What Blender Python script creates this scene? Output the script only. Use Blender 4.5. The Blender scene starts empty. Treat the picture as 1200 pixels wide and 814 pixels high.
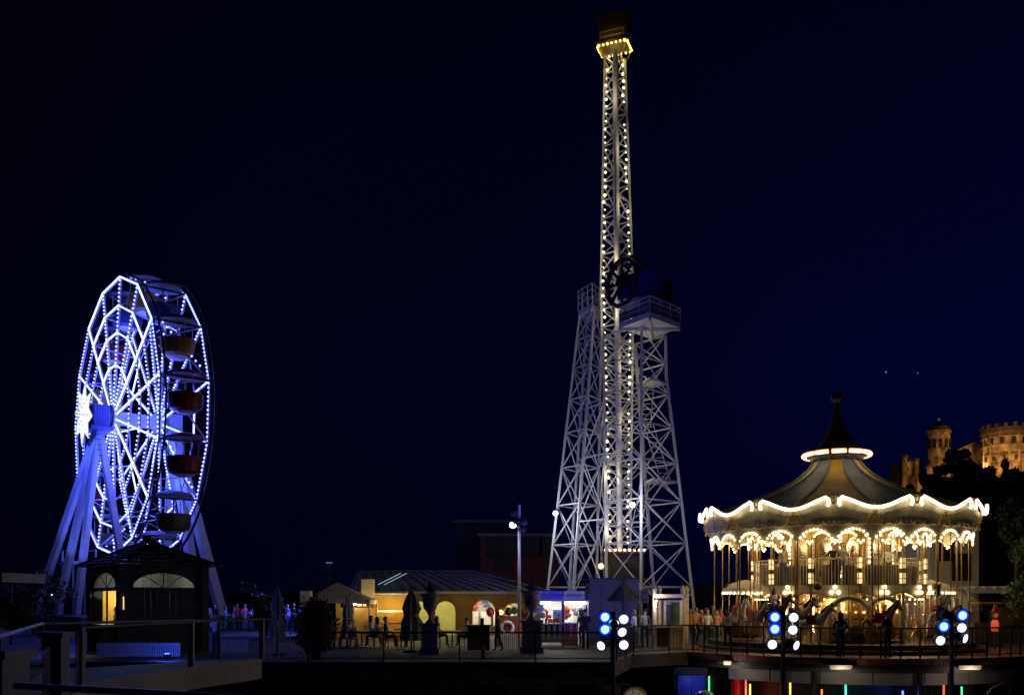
import bpy, bmesh, math, random
from mathutils import Vector, Matrix
rad = math.radians
PI = math.pi
random.seed(11)
SC = bpy.context.scene
COL = SC.collection

# ------------------------------------------------------------------ camera
cam_d = bpy.data.cameras.new("camera")
cam = bpy.data.objects.new("camera", cam_d)
COL.objects.link(cam)
cam.location = (0, 0, 2.1)
cam.rotation_euler = (rad(90), 0, 0)
cam_d.sensor_width = 36
cam_d.lens = 33.0
cam_d.shift_y = 0.2467
cam_d.clip_end = 3000
SC.camera = cam

# ------------------------------------------------------------------ night sky
W = bpy.data.worlds.new("World")
SC.world = W
W.use_nodes = True
nt = W.node_tree
nt.nodes.clear()
out = nt.nodes.new("ShaderNodeOutputWorld")
bg = nt.nodes.new("ShaderNodeBackground")
tc = nt.nodes.new("ShaderNodeTexCoord")
sep = nt.nodes.new("ShaderNodeSeparateXYZ")
nt.links.new(tc.outputs["Generated"], sep.inputs[0])
# the last of the dusk stands to the right of the town: navy there, nearly black to the left
cr = nt.nodes.new("ShaderNodeValToRGB")
mx = nt.nodes.new("ShaderNodeMath"); mx.operation = 'MULTIPLY_ADD'
mx.inputs[1].default_value = 0.5; mx.inputs[2].default_value = 0.5
nt.links.new(sep.outputs[0], mx.inputs[0])
nt.links.new(mx.outputs[0], cr.inputs[0])
e = cr.color_ramp.elements
e[0].position = 0.2; e[0].color = (0.0003, 0.0005, 0.0032, 1)
e[1].position = 0.75; e[1].color = (0.0003, 0.0011, 0.019, 1)
m_ = cr.color_ramp.elements.new(0.5); m_.color = (0.0003, 0.0008, 0.0108, 1)
cz = nt.nodes.new("ShaderNodeValToRGB")
nt.links.new(sep.outputs[2], cz.inputs[0])
e = cz.color_ramp.elements
e[0].position = 0.0; e[0].color = (0.85, 0.85, 0.85, 1)
e[1].position = 0.62; e[1].color = (0.3, 0.3, 0.3, 1)
m_ = cz.color_ramp.elements.new(0.22); m_.color = (1.05, 1.05, 1.05, 1)
mul = nt.nodes.new("ShaderNodeMixRGB"); mul.blend_type = 'MULTIPLY'; mul.inputs[0].default_value = 1
nt.links.new(cr.outputs[0], mul.inputs[1]); nt.links.new(cz.outputs[0], mul.inputs[2])
nz = nt.nodes.new("ShaderNodeTexNoise"); nz.inputs["Scale"].default_value = 2.2; nz.inputs["Detail"].default_value = 4
nt.links.new(tc.outputs["Generated"], nz.inputs["Vector"])
nr = nt.nodes.new("ShaderNodeMapRange"); nr.inputs[1].default_value = .3; nr.inputs[2].default_value = .7; nr.inputs[3].default_value = .82; nr.inputs[4].default_value = 1.15
nt.links.new(nz.outputs["Fac"], nr.inputs[0])
mul2 = nt.nodes.new("ShaderNodeVectorMath"); mul2.operation = 'SCALE'
nt.links.new(mul.outputs[0], mul2.inputs[0]); nt.links.new(nr.outputs[0], mul2.inputs["Scale"])
nt.links.new(mul2.outputs[0], bg.inputs[0])
bg.inputs[1].default_value = 1.0
nt.links.new(bg.outputs[0], out.inputs[0])
SC.view_settings.view_transform = 'Standard'
SC.view_settings.look = 'None'
SC.view_settings.exposure = 0.0
SC.view_settings.gamma = 1.0
SC.cycles.max_bounces = 5
SC.cycles.diffuse_bounces = 3
SC.cycles.transparent_max_bounces = 12
SC.cycles.sample_clamp_indirect = 3.0
SC.cycles.use_denoising = True
SC.cycles.use_light_tree = True

# ------------------------------------------------------------------ helpers
F = 1100.0
def P(px, py, d):
    """photo pixel at depth d metres -> point of the place"""
    return Vector(((px - 600) / F * d, d, 2.1 + (703 - py) / F * d))
def X(px, d): return (px - 600) / F * d
def Z(py, d): return 2.1 + (703 - py) / F * d

OFF = {}
class MB:
    """collects world-space geometry and links it as ONE mesh object"""
    def __init__(s): s.v = []; s.f = []
    def add(s, vs, fs):
        n = len(s.v); s.v += [tuple(v) for v in vs]
        s.f += [tuple(i + n for i in f) for f in fs]; return s
    def obox(s, c, ex, ey, ez):
        c, ex, ey, ez = Vector(c), Vector(ex), Vector(ey), Vector(ez)
        vs = [c + ex*a + ey*b + ez*d for a in (-1, 1) for b in (-1, 1) for d in (-1, 1)]
        return s.add(vs, [(0,1,3,2),(4,6,7,5),(0,4,5,1),(2,3,7,6),(0,2,6,4),(1,5,7,3)])
    def box(s, c, sx, sy, sz, rz=0.0):
        ca, sa = math.cos(rz), math.sin(rz)
        return s.obox(c, Vector((ca,sa,0))*sx/2, Vector((-sa,ca,0))*sy/2, Vector((0,0,sz/2)))
    def tube(s, path, r, n=6, closed=False, rend=None):
        path = [Vector(p) for p in path]; m = len(path); vs = []; fs = []
        prevu = None
        for i, p in enumerate(path):
            if closed: t = path[(i+1) % m] - path[i-1]
            else: t = path[min(i+1, m-1)] - path[max(i-1, 0)]
            if t.length < 1e-9: t = Vector((0,0,1))
            t.normalize()
            if prevu is None:
                a = Vector((0,0,1)) if abs(t.z) < .9 else Vector((1,0,0))
                u = t.cross(a).normalized()
            else:
                u = prevu - t*prevu.dot(t)
                u = u.normalized() if u.length > 1e-6 else t.orthogonal().normalized()
            prevu = u; w = t.cross(u)
            rr = r if rend is None else r + (rend - r)*i/max(1, m-1)
            for k in range(n):
                a = 2*PI*k/n + PI/n
                vs.append(p + u*math.cos(a)*rr + w*math.sin(a)*rr)
        for i in range(m if closed else m-1):
            j = (i+1) % m
            for k in range(n):
                k2 = (k+1) % n
                fs.append((i*n+k, i*n+k2, j*n+k2, j*n+k))
        if not closed:
            fs.append(tuple(reversed(range(n)))); fs.append(tuple((m-1)*n+k for k in range(n)))
        return s.add(vs, fs)
    def beam(s, p, q, r, n=4): return s.tube([p, q], r, n)
    def lathe(s, c, prof, n=16, a0=0.0, a1=2*PI, cap=True):
        c = Vector(c); full = abs(a1-a0-2*PI) < 1e-6; cols = n if full else n+1
        vs = []; fs = []
        for (r, z) in prof:
            for k in range(cols):
                a = a0 + (a1-a0)*k/n
                vs.append(c + Vector((r*math.cos(a), r*math.sin(a), z)))
        for i in range(len(prof)-1):
            for k in range(n):
                k2 = (k+1) % cols
                fs.append((i*cols+k, i*cols+k2, (i+1)*cols+k2, (i+1)*cols+k))
        if cap and full:
            if prof[0][0] > 1e-4: fs.append(tuple(reversed(range(cols))))
            if prof[-1][0] > 1e-4: fs.append(tuple((len(prof)-1)*cols+k for k in range(cols)))
        return s.add(vs, fs)
    def ball(s, c, r, n=8, m=5, sq=(1,1,1)):
        c = Vector(c); vs = [c+Vector((0,0,-r*sq[2]))]; fs = []
        for i in range(1, m):
            t = -PI/2 + PI*i/m
            for k in range(n):
                a = 2*PI*k/n
                vs.append(c+Vector((r*sq[0]*math.cos(t)*math.cos(a), r*sq[1]*math.cos(t)*math.sin(a), r*sq[2]*math.sin(t))))
        vs.append(c+Vector((0,0,r*sq[2])))
        for k in range(n): fs.append((0, 1+(k+1)%n, 1+k))
        for i in range(m-2):
            for k in range(n):
                a = 1+i*n; fs.append((a+k, a+(k+1)%n, a+n+(k+1)%n, a+n+k))
        b = 1+(m-2)*n
        for k in range(n): fs.append((b+k, b+(k+1)%n, len(vs)-1))
        return s.add(vs, fs)
    def octa(s, c, r):
        x,y,z = c
        return s.add([(x+r,y,z),(x-r,y,z),(x,y+r,z),(x,y-r,z),(x,y,z+r),(x,y,z-r)],
              [(0,2,4),(2,1,4),(1,3,4),(3,0,4),(2,0,5),(1,2,5),(3,1,5),(0,3,5)])
    def prism(s, pts, h):
        """polygon points (any plane) extruded by vector h"""
        pts = [Vector(p) for p in pts]; h = Vector(h); n = len(pts)
        return s.add(pts + [p+h for p in pts],
            [tuple(reversed(range(n))), tuple(n+k for k in range(n))] + [(k,(k+1)%n,n+(k+1)%n,n+k) for k in range(n)])
    def strip(s, rowa, rowb):
        n = len(rowa)
        return s.add(list(rowa)+list(rowb), [(k,k+1,n+k+1,n+k) for k in range(n-1)])
    def build(s, name, mat, parent=None, origin=None, smooth=False, kind=None):
        me = bpy.data.meshes.new(name)
        if parent is not None: off = OFF[parent.name]
        else: off = Vector(origin) if origin is not None else Vector((0,0,0))
        me.from_pydata([(v[0]-off[0], v[1]-off[1], v[2]-off[2]) for v in s.v], [], s.f)
        if smooth:
            me.shade_smooth()
        me.materials.append(mat)
        bm = bmesh.new(); bm.from_mesh(me); bmesh.ops.recalc_face_normals(bm, faces=bm.faces); bm.to_mesh(me); bm.free()
        o = bpy.data.objects.new(name, me); COL.objects.link(o)
        if parent is not None: o.parent = parent
        else: o.location = off
        OFF[o.name] = off
        if kind: o["kind"] = kind
        return o
def tag(o, label=None, cat=None, group=None, kind=None):
    if label: o["label"] = label
    if cat: o["category"] = cat
    if group: o["group"] = group
    if kind: o["kind"] = kind
    return o
def thing(name, label, cat, loc, group=None, rz=0.0):
    o = bpy.data.objects.new(name, None); COL.objects.link(o)
    o.empty_display_size = .3
    o.location = loc; OFF[o.name] = Vector(loc)
    o.rotation_euler = (0,0,rz)
    return tag(o, label, cat, group)
def inst(name, me, parent, loc=(0,0,0), rz=0.0, scale=None, mat=None, rot=None):
    """one more object on shared mesh data; loc is relative to the parent thing"""
    o = bpy.data.objects.new(name, me); COL.objects.link(o)
    o.parent = parent; o.location = loc
    o.rotation_euler = rot if rot else (0,0,rz)
    if scale: o.scale = scale
    if mat:
        o.material_slots[0].link = 'OBJECT'; o.material_slots[0].material = mat
    OFF[o.name] = OFF[parent.name] + Vector(loc) if parent else Vector(loc)
    return o
_strut = {}
def strut(name, p, q, w, mat, parent, sides=4, w2=None):
    """a straight bar as its own object on one shared unit mesh"""
    key = (mat.name, sides)
    if key not in _strut:
        b = MB(); b.tube([(0,0,0),(0,0,1)], .5*math.sqrt(2) if sides == 4 else .5, sides)
        me = bpy.data.meshes.new("bar"); me.from_pydata(b.v, [], b.f); me.materials.append(mat); _strut[key] = me
    p, q = Vector(p), Vector(q); d = q-p
    o = bpy.data.objects.new(name, _strut[key]); COL.objects.link(o)
    o.parent = parent
    off = OFF[parent.name]
    rot = d.to_track_quat('Z', 'Y')
    o.matrix_local = Matrix.LocRotScale(p-off, rot, Vector((w, w2 or w, d.length)))
    OFF[o.name] = off
    return o

# ------------------------------------------------------------------ materials
def mat(name, c, rough=.6, metal=0.0, var=.25, scale=6.0, bump=0.0, spec=.5):
    m = bpy.data.materials.new(name); m.use_nodes = True
    t = m.node_tree; b = t.nodes["Principled BSDF"]
    b.inputs["Roughness"].default_value = rough; b.inputs["Metallic"].default_value = metal
    b.inputs["Specular IOR Level"].default_value = spec
    tx = t.nodes.new("ShaderNodeTexCoord")
    n = t.nodes.new("ShaderNodeTexNoise"); n.inputs["Scale"].default_value = scale; n.inputs["Detail"].default_value = 5
    t.links.new(tx.outputs["Object"], n.inputs["Vector"])
    r = t.nodes.new("ShaderNodeValToRGB")
    r.color_ramp.elements[0].position = .3; r.color_ramp.elements[1].position = .7
    r.color_ramp.elements[0].color = tuple(x*(1-var) for x in c)+(1,)
    r.color_ramp.elements[1].color = tuple(min(1, x*(1+var*.6)) for x in c)+(1,)
    t.links.new(n.outputs["Fac"], r.inputs[0]); t.links.new(r.outputs[0], b.inputs["Base Color"])
    if bump:
        bp = t.nodes.new("ShaderNodeBump"); bp.inputs["Strength"].default_value = bump; bp.inputs["Distance"].default_value = .03
        t.links.new(n.outputs["Fac"], bp.inputs["Height"]); t.links.new(bp.outputs[0], b.inputs["Normal"])
    return m
def emis(name, c, st, base=(.8,.8,.8)):
    m = bpy.data.materials.new(name); m.use_nodes = True
    b = m.node_tree.nodes["Principled BSDF"]
    b.inputs["Base Color"].default_value = tuple(base)+(1,)
    b.inputs["Emission Color"].default_value = tuple(c)+(1,); b.inputs["Emission Strength"].default_value = st
    return m
def glassmat(name, c=(.93,.97,.97), refl=.1):
    m = bpy.data.materials.new(name); m.use_nodes = True; t = m.node_tree; t.nodes.clear()
    o = t.nodes.new("ShaderNodeOutputMaterial"); a = t.nodes.new("ShaderNodeBsdfTransparent"); g = t.nodes.new("ShaderNodeBsdfGlossy")
    mxs = t.nodes.new("ShaderNodeMixShader"); fr = t.nodes.new("ShaderNodeFresnel"); fr.inputs[0].default_value = 1.45
    a.inputs[0].default_value = tuple(c)+(1,); g.inputs["Roughness"].default_value = .03
    ge = t.nodes.new("ShaderNodeNewGeometry"); iv = t.nodes.new("ShaderNodeMath"); iv.operation = 'MULTIPLY_ADD'; iv.inputs[1].default_value = -.55; iv.inputs[2].default_value = .55
    ml = t.nodes.new("ShaderNodeMath"); ml.operation = 'MULTIPLY'
    t.links.new(ge.outputs["Backfacing"], iv.inputs[0]); t.links.new(iv.outputs[0], ml.inputs[0]); t.links.new(fr.outputs[0], ml.inputs[1])
    t.links.new(ml.outputs[0], mxs.inputs[0]); t.links.new(a.outputs[0], mxs.inputs[1]); t.links.new(g.outputs[0], mxs.inputs[2])
    t.links.new(mxs.outputs[0], o.inputs[0]); return m
M = {
 'white_steel': mat('white painted steel', (.72,.72,.74), .45, 0, .12, 3),
 'cream_steel': mat('cream painted steel', (.7,.66,.55), .5, 0, .15, 4),
 'dark_metal': mat('dark metal', (.04,.04,.045), .5, .3),
 'bluelitsteel': mat('steel tinted as blue lit', (.16,.2,.62), .45, 0, .15, 3),  # bearing steel with the wheel's blue light put into its colour
 'castleshade': mat('shade darkened sandstone', (.13,.085,.05), .9, 0, .6, 1.5, .6),  # castle stone darkened to show the unlit parapet, merlons and caps
 'black': mat('black paint', (.015,.015,.016), .6),
 'brass': mat('brass', (.34,.22,.08), .4, .7, .3),
 'gold': mat('gilded plaster', (.62,.4,.12), .4, .3, .3, 8, .3),
 'silver': mat('silver paint', (.66,.6,.42), .5, .15, .45, 2.5),
 'cream': mat('cream paint', (.72,.6,.4), .5, 0, .2),
 'paving': mat('stone paving', (.1,.095,.09), .75, 0, .4, 1.5, .3),
 'street': mat('concrete street', (.16,.155,.15), .85, 0, .3, 4, .3),
 'deckred': mat('red brown timber', (.18,.06,.04), .6, 0, .35, 5, .2),
 'stone': mat('brown stone', (.36,.29,.22), .85, 0, .45, 5, .7),
 'mortar': mat('dark mortar', (.1,.085,.07), .9, 0, .3, 10, .4),
 'render': mat('pale render', (.6,.56,.5), .8, 0, .15, 3, .1),
 'greyband': mat('grey painted band', (.42,.4,.38), .7, 0, .2, 2),
 'yellow': mat('ochre wall render', (.62,.36,.07), .8, 0, .2, 2, .2),
 'roof': mat('slate roof sheet', (.2,.17,.19), .7, 0, .3, 3, .2),
 'redwall': mat('dark red render', (.2,.05,.04), .85, 0, .3, 2, .2),
 'castle': mat('sandstone', (.4,.26,.13), .9, 0, .85, .9, 1.0),
 'bark': mat('bark', (.09,.06,.04), .9, 0, .4, 8, .6),
 'leaf': mat('dark leaves', (.05,.075,.03), .7, 0, .4, 2),
 'leafg': mat('green leaves', (.07,.12,.035), .65, 0, .4, 2),
 'leafr': mat('dark red leaves', (.09,.025,.025), .7, 0, .4, 2),
 'canvas': mat('cream canvas', (.6,.54,.42), .85, 0, .2, 4, .2),
 'canvasg': mat('grey canvas', (.4,.38,.36), .85, 0, .2, 4, .2),
 'darkcanvas': mat('dark canvas', (.03,.035,.05), .85, 0, .2, 4),
 'wood': mat('dark wood', (.09,.055,.03), .7, 0, .35, 6, .3),
 'timber': mat('kiosk timber', (.045,.035,.03), .75, 0, .35, 6, .3),
 'hill': mat('hillside', (.03,.03,.02), .95, 0, .4, .2, .3),
 'glass': glassmat('clear glass'),
 'bluepanel': mat('blue panel', (.03,.05,.5), .5),
 'shed': mat('grey shed sheet', (.1,.105,.125), .6, 0, .12, 2),
 'tent_y': mat('yellow tent cloth', (.55,.37,.04), .6, 0, .35, 1.5, .3),
 'tent_b': mat('blue grey tent cloth', (.16,.21,.24), .6, 0, .35, 1.5, .3),
 'mirror': mat('old mirror', (.6,.5,.35), .2, .8, .2, 2),
 'red': mat('red paint', (.5,.03,.02), .45, 0, .15),
 'gond_red': mat('red gondola', (.22,.012,.01), .45, 0, .15),
 'gond_yel': mat('yellow gondola', (.34,.17,.02), .45, 0, .15),
 'gond_brn': mat('brown gondola', (.14,.085,.045), .45, 0, .15),
 'gond_blu': mat('blue gondola', (.03,.06,.2), .45, 0, .15),
 'gond_roof': mat('grey gondola roof', (.2,.2,.25), .45, 0, .15),
 'skin': mat('skin', (.5,.3,.21), .55, 0, .1),
 'shoe': mat('shoe leather', (.04,.03,.03), .6),
 'hair_d': mat('dark hair', (.02,.015,.012), .6), 'hair_b': mat('blond hair', (.35,.24,.1), .6),
 'hair_n': mat('brown hair', (.09,.05,.03), .6),
 'horse_w': mat('white horse paint', (.7,.66,.6), .35, 0, .1), 'horse_b': mat('brown horse paint', (.22,.1,.05), .35, 0, .2),
 'led': emis('cool white led', (.16,.185,1.0), 6.8), 'ledtube': emis('cool white tube', (.22,.25,1.0), 5.6),
 'star': emis('lit white star', (.85,.88,1.0), 1.1),
 'warm': emis('warm bulb', (1.0,.82,.42), 3.0), 'rimtube': emis('warm rim tube', (1.0,.8,.5), 3.2), 'vbulb': emis('warm valance bulb', (1.0,.78,.42), 3.4),
 'pinktube': emis('pink white tube', (1.0,.42,.3), 1.7),
 'lantern': emis('lit lantern pane', (1.0,.7,.3), 1.3), 'warmyel': emis('yellow bulb', (1.0,.75,.12), 4.0),
 'flood': emis('white flood lamp', (.95,.97,1.0), 8.0), 'spotw': emis('white spot lens', (.95,.95,1.0), 6.0),
 'haloblue': emis('deep blue halo ring', (.005,.03,1.0), 1.1), 'spotb': emis('blue spot lens', (.12,.42,1.0), 6.0),
 'tubelight': emis('fluorescent tube', (.95,1.0,.97), 5.0),
 'urnstone': mat('pale weathered stone', (.55,.5,.45), .8, 0, .35, 6, .5), 'bulklens': emis('dim bulkhead lens', (1,.85,.65), .3, (.5,.48,.42)), 'dimlit': emis('dim lit pane', (1,.85,.55), .08, (.3,.28,.2)), 'paleteal': emis('pale teal reflection', (.35,.75,.75), .4), 'dimred': emis('dim red glow', (1,.14,.05), .4, (.4,.05,.03)), 'halopale': emis('pale blue halo ring', (.25,.35,1.0), .8),
 'n_green': emis('green neon', (.05,.8,.35), 1.6), 'n_yel': emis('yellow neon', (.75,.75,.08), 1.6), 'n_red': emis('red neon', (1,.08,.03), 1.5),
 'n_org': emis('orange neon', (1,.2,.02), 1.5), 'n_blue': emis('blue neon', (.1,.15,1), 2.5), 'n_teal': emis('teal neon', (.05,.8,.55), 1.5),
}
def cloth(r, g, b):
    k = 'cloth %.2f %.2f %.2f' % (r, g, b)
    if k not in M: M[k] = mat(k, (r, g, b), .85, 0, .12, 6)
    return M[k]
def lamp(name, loc, power, c, radius=.1, kind='POINT', aim=None, cone=120, parent=None):
    d = bpy.data.lights.new(name, kind); d.energy = power; d.color = c; d.shadow_soft_size = radius
    o = bpy.data.objects.new(name, d); COL.objects.link(o); o.location = loc
    if kind == 'SPOT': d.spot_size = rad(cone); d.spot_blend = .5
    if aim is not None: o.rotation_euler = (Vector(aim)-Vector(loc)).to_track_quat('-Z', 'Y').to_euler()
    return o
WARM = (1.0,.76,.42)
# ------------------------------------------------------------------ ground and lower street
def arc(cx, cy, r, a0, a1, n): return [(cx+r*math.cos(a0+(a1-a0)*k/n), cy+r*math.sin(a0+(a1-a0)*k/n)) for k in range(n+1)]
CX, CY = 14.35, 41.5                       # carousel centre
edge = [(-60, 32), (3.5, 32), (4.6, 36.2), (6.4, 37.6)]
ring = arc(CX, CY, 8.0, rad(206), rad(318), 28)
edge2 = edge + ring + [(26, 35.6), (90, 35.6)]
b = MB()
b.prism([(x, y, -.5) for x, y in edge2] + [(90, 140, -.5), (-60, 140, -.5)], (0,0,.5))
tag(b.build('plaza_ground', M['paving']), kind='structure')
b = MB(); b.add([(-400,-40,-4),(400,-40,-4),(400,900,-4),(-400,900,-4)], [(0,1,2,3)])
tag(b.build('lower_street', M['street']), kind='structure')
# hills that carry the town behind
b = MB(); n = 40
def hz(x, y): return 3.0 + 17*math.exp(-((x-95)/38)**2-((y-190)/45)**2) + .6*math.sin(x*.2)*math.cos(y*.13)
vs = []; fs = []
for j in range(21):
    for i in range(n+1):
        x = -200 + 400*i/n; y = 125 + 12*j
        z = (hz(x,y) if j > 0 else -.6)
        vs.append((x, y, z if j else -.6))
for j in range(20):
    for i in range(n):
        a = j*(n+1)+i; fs.append((a, a+1, a+n+2, a+n+1))
b.add(vs, fs); tag(b.build('hill', M['hill']), kind='structure')

# ------------------------------------------------------------------ retaining wall below the plaza: stones, arches
wall = MB(); wall.box((-14, 31.8, -2.36), 36, .3, 3.26)
wo = wall.build('retaining_wall', M['mortar'], None, (-14,31.8,-4))
tag(wo, 'low brown stone retaining wall with arches below the plaza edge', 'wall')
# arch openings drawn by their own ring stones, blind and recessed
arches = [(-4.6,), (-.9,), (2.1,)]
def in_arch(x, z):
    for (ax,) in arches:
        if abs(x-ax) < .85 and z < -1.35 + math.sqrt(max(0, .85**2-(x-ax)**2))+.1: return True
    return False
stone_meshes = []
for w in (.42, .56, .7):
    for v in range(2):
        m = MB(); rr = random.Random(v*7+int(w*100))
        vs = []
        for a in (-1,1):
            for d in (-1,1): vs.append((a*w/2*.97+rr.uniform(-.015,.015), -.05+rr.uniform(-.02,.02), d*.14+rr.uniform(-.012,.012)))
        m.add([(x, y, z) for x, y, z in vs]+[(x*1.02, .12, z*1.05) for x, y, z in vs], [(0,1,3,2),(0,2,6,4),(1,5,7,3),(0,4,5,1),(2,3,7,6)])
        me = bpy.data.meshes.new('stone'); me.from_pydata(m.v, [], m.f); me.materials.append(M['stone']); stone_meshes.append((w, me))
cnt = 0
for row in range(6):
    z = -.92 - row*.31; x = -9.0 + (row % 2)*.25
    while x < 3.4:
        w, me = random.choice(stone_meshes)
        if not in_arch(x+w/2, z) and cnt < 190:
            inst('stone', me, wo, (x+w/2+14, -.2+random.uniform(-.02,.02), z+4)); cnt += 1
        x += w+.025
for (ax,) in arches:
    for k in range(9):
        a = PI*(k+.5)/9; c = Vector((ax+1.0*math.cos(a), 31.62, -1.35+1.0*math.sin(a)))
        m = MB(); t = Vector((-math.sin(a),0,math.cos(a)))*.155; r_ = Vector((math.cos(a),0,math.sin(a)))*.14
        m.obox(c, t, r_, (0,.1,0)); m.build('arch_stone', M['stone'], wo)
cop = MB()
for k in range(24):
    x = -9.3+k*.53
    m = MB(); m.box((x, 31.72, -.62), .51, .44, .2); m.build('coping_stone', M['stone'], wo)

# ------------------------------------------------------------------ deck edge below the carousel
def ringstrip(r0, r1, z0, z1, a0, a1, n, m=None):
    m = m or MB()
    A = arc(CX, CY, r0, a0, a1, n); B = arc(CX, CY, r1, a0, a1, n)
    k = n+1
    vs = [(x,y,z0) for x,y in A]+[(x,y,z1) for x,y in A]+[(x,y,z0) for x,y in B]+[(x,y,z1) for x,y in B]
    fs = []
    for i in range(n): fs += [(i,i+1,k+i+1,k+i),(2*k+i,3*k+i,3*k+i+1,2*k+i+1),(k+i,k+i+1,3*k+i+1,3*k+i),(i,2*k+i,2*k+i+1,i+1)]
    fs += [(0,k,3*k,2*k),(k-1,3*k-1,4*k-1,2*k-1)]
    return m.add(vs, fs)
b = MB(); b.prism([(x,y,.004) for x,y in arc(CX,CY,8.0,rad(206),rad(318),40)]+[(X(1190,39),39,.004),(X(1100,46),46,.004),(X(850,47),47,.004),(X(790,44),44,.004)], (0,0,.02))
tag(b.build('deck_floor', M['deckred']), kind='structure')
dk = thing('deck_edge', 'curved red brown timber edge of the carousel deck above the grey band', 'deck edge', (CX, CY-8, -.5))
NB = 36
for k in range(NB):
    a0 = rad(206)+rad(112)*k/NB; a1 = rad(206)+rad(112)*(k+.94)/NB
    ringstrip(8.02, 8.1, -.2, .02, a0, a1, 2).build('fascia_board', M['deckred'], dk)
ringstrip(8.0, 8.06, -.36, -.22, rad(206), rad(318), 40).build('edge_beam', M['dark_metal'], dk)
for px, dd, nm in ((985,8.35,'pale lit bulkhead lamp under the deck edge below the middle lamp cluster'),(1136,8.35,'bulkhead lamp under the deck edge below the right lamp cluster'),(852,8.35,'small bulkhead lamp under the deck edge above the red column')):
    t_ = (px-600)/F; A_ = 1+t_*t_; B_ = -2*(t_*CX+CY); C_ = CX*CX+CY*CY-dd*dd
    y = (-B_-math.sqrt(B_*B_-4*A_*C_))/(2*A_); x = t_*y
    bl_ = thing('bulkhead_lamp', nm, 'lamp', (x,y,-.3))
    MB().box((x,y+.12,-.27),.7,.24,.05).build('bracket', M['dark_metal'], bl_); MB().box((x,y,-.27),.8 if px!=852 else .3,.1,.12).build('housing', M['render'], bl_); MB().box((x,y,-.345),.7 if px!=852 else .24,.08,.02).build('lens', M['bulklens'], bl_)
    lamp('bulkhead_light', (x,y-.25,-.5), 11, (1,.8,.6), .1)
pv = thing('arcade_pavilion', 'round pavilion under the deck with grey band and coloured neon tubes', 'pavilion', (CX, CY, -4))
for k in range(7):
    a0 = rad(218)+rad(100)*k/7; a1 = rad(218)+rad(100)*(k+.97)/7
    ringstrip(7.2, 7.4, -.98, -.4, a0, a1, 6).build('band_panel', M['greyband'], pv)
ringstrip(5.6, 5.7, -4, -.5, rad(200), rad(340), 30).build('back_wall', M['black'], pv)
ringstrip(5.7, 7.2, -.52, -.42, rad(200), rad(340), 30).build('ceiling', M['black'], pv)
def at_ring(px, r):
    # point of the ring (front side) seen on that bearing
    t = (px-600)/F; A = 1+t*t; B = -2*(t*CX+CY); C = CX*CX+CY*CY-r*r
    y = (-B-math.sqrt(B*B-4*A*C))/(2*A); return t*y, y
for px, mk, top in ((831,'n_green',-1.05),(874,'n_red',-.9),(879,'n_yel',-1.2),(926,'n_yel',-1.0),(963,'n_org',-1.25),(991,'n_teal',-1.0),(1058,'n_blue',-1.25),(1106,'n_red',-.95),(1127,'n_green',-1.15)):
    x, y = at_ring(px, 6.6)
    MB().tube([(x,y,-3.6),(x,y,top)], .035, 8).build('neon_tube', M[mk], pv)
for px, wd, c in ((864,.55,'red'),(836,.5,'black'),(1137,.5,'wood'),(1080,.3,'black')):
    x, y = at_ring(px, 6.2)
    MB().lathe((x,y,0), [(wd/2*1.05,-4),(wd/2,-3.8),(wd/2,-.52)], 14).build('column', M[c], pv, smooth=False)
for px in (917, 956, 1078, 1114):
    x, y = at_ring(px, 7.45); MB().box((x,y,-2.2), .14, .14, 3.7).build('post', M['black'], pv)
x, y = at_ring(866, 6.9)
lamp('red_neon_light', (x+.3,y-.25,-1.6), 14, (1,.1,.04), .05)
x, y = at_ring(991, 6.7); lamp('teal_neon_light', (x,y-.3,-1.5), 5, (.1,.9,.6), .05)
x, y = at_ring(1058, 6.7); lamp('blue_neon_light', (x,y-.3,-1.5), 14, (.1,.15,1), .05)
# blue lit door beside the pavilion and the spotted ball
x, y = X(810,36.4), 36.4
bd = thing('blue_door', 'deep blue double door in the dark wall left of the red column', 'door', (x,y,-4))
for s in (-1,1):
    m = MB(); m.box((x+s*.27, y, -2.3), .52, .08, 3.0); m.build('door_leaf', M['bluepanel'], bd)
MB().box((x,y+.1,-2.2), 1.3, .08, 3.4).build('door_frame', M['black'], bd)
lamp('door_light', (x, y-.8, -1.0), 8, (.25,.35,1), .05)
sb = thing('spotted_ball', 'large white ball with blue spots at the foot of the blue door', 'ball', (X(826,35), 35, -4))
MB().lathe((X(826,35),35,0), [(.2,-4),(.25,-3.9),(.12,-3.0),(.12,-2.2)], 12).build('stand', M['black'], sb)
c = Vector((X(826,35),35,-1.75)); MB().ball(c,.5,18,12).build('sphere', M['horse_w'], sb, smooth=True)
for k in range(14):
    d = Vector((random.uniform(-1,1), random.uniform(-1,0), random.uniform(-.9,.9))).normalized()
    MB().ball(c+d*.45,.09,8,5).build('spot', M['bluepanel'], sb)
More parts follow.
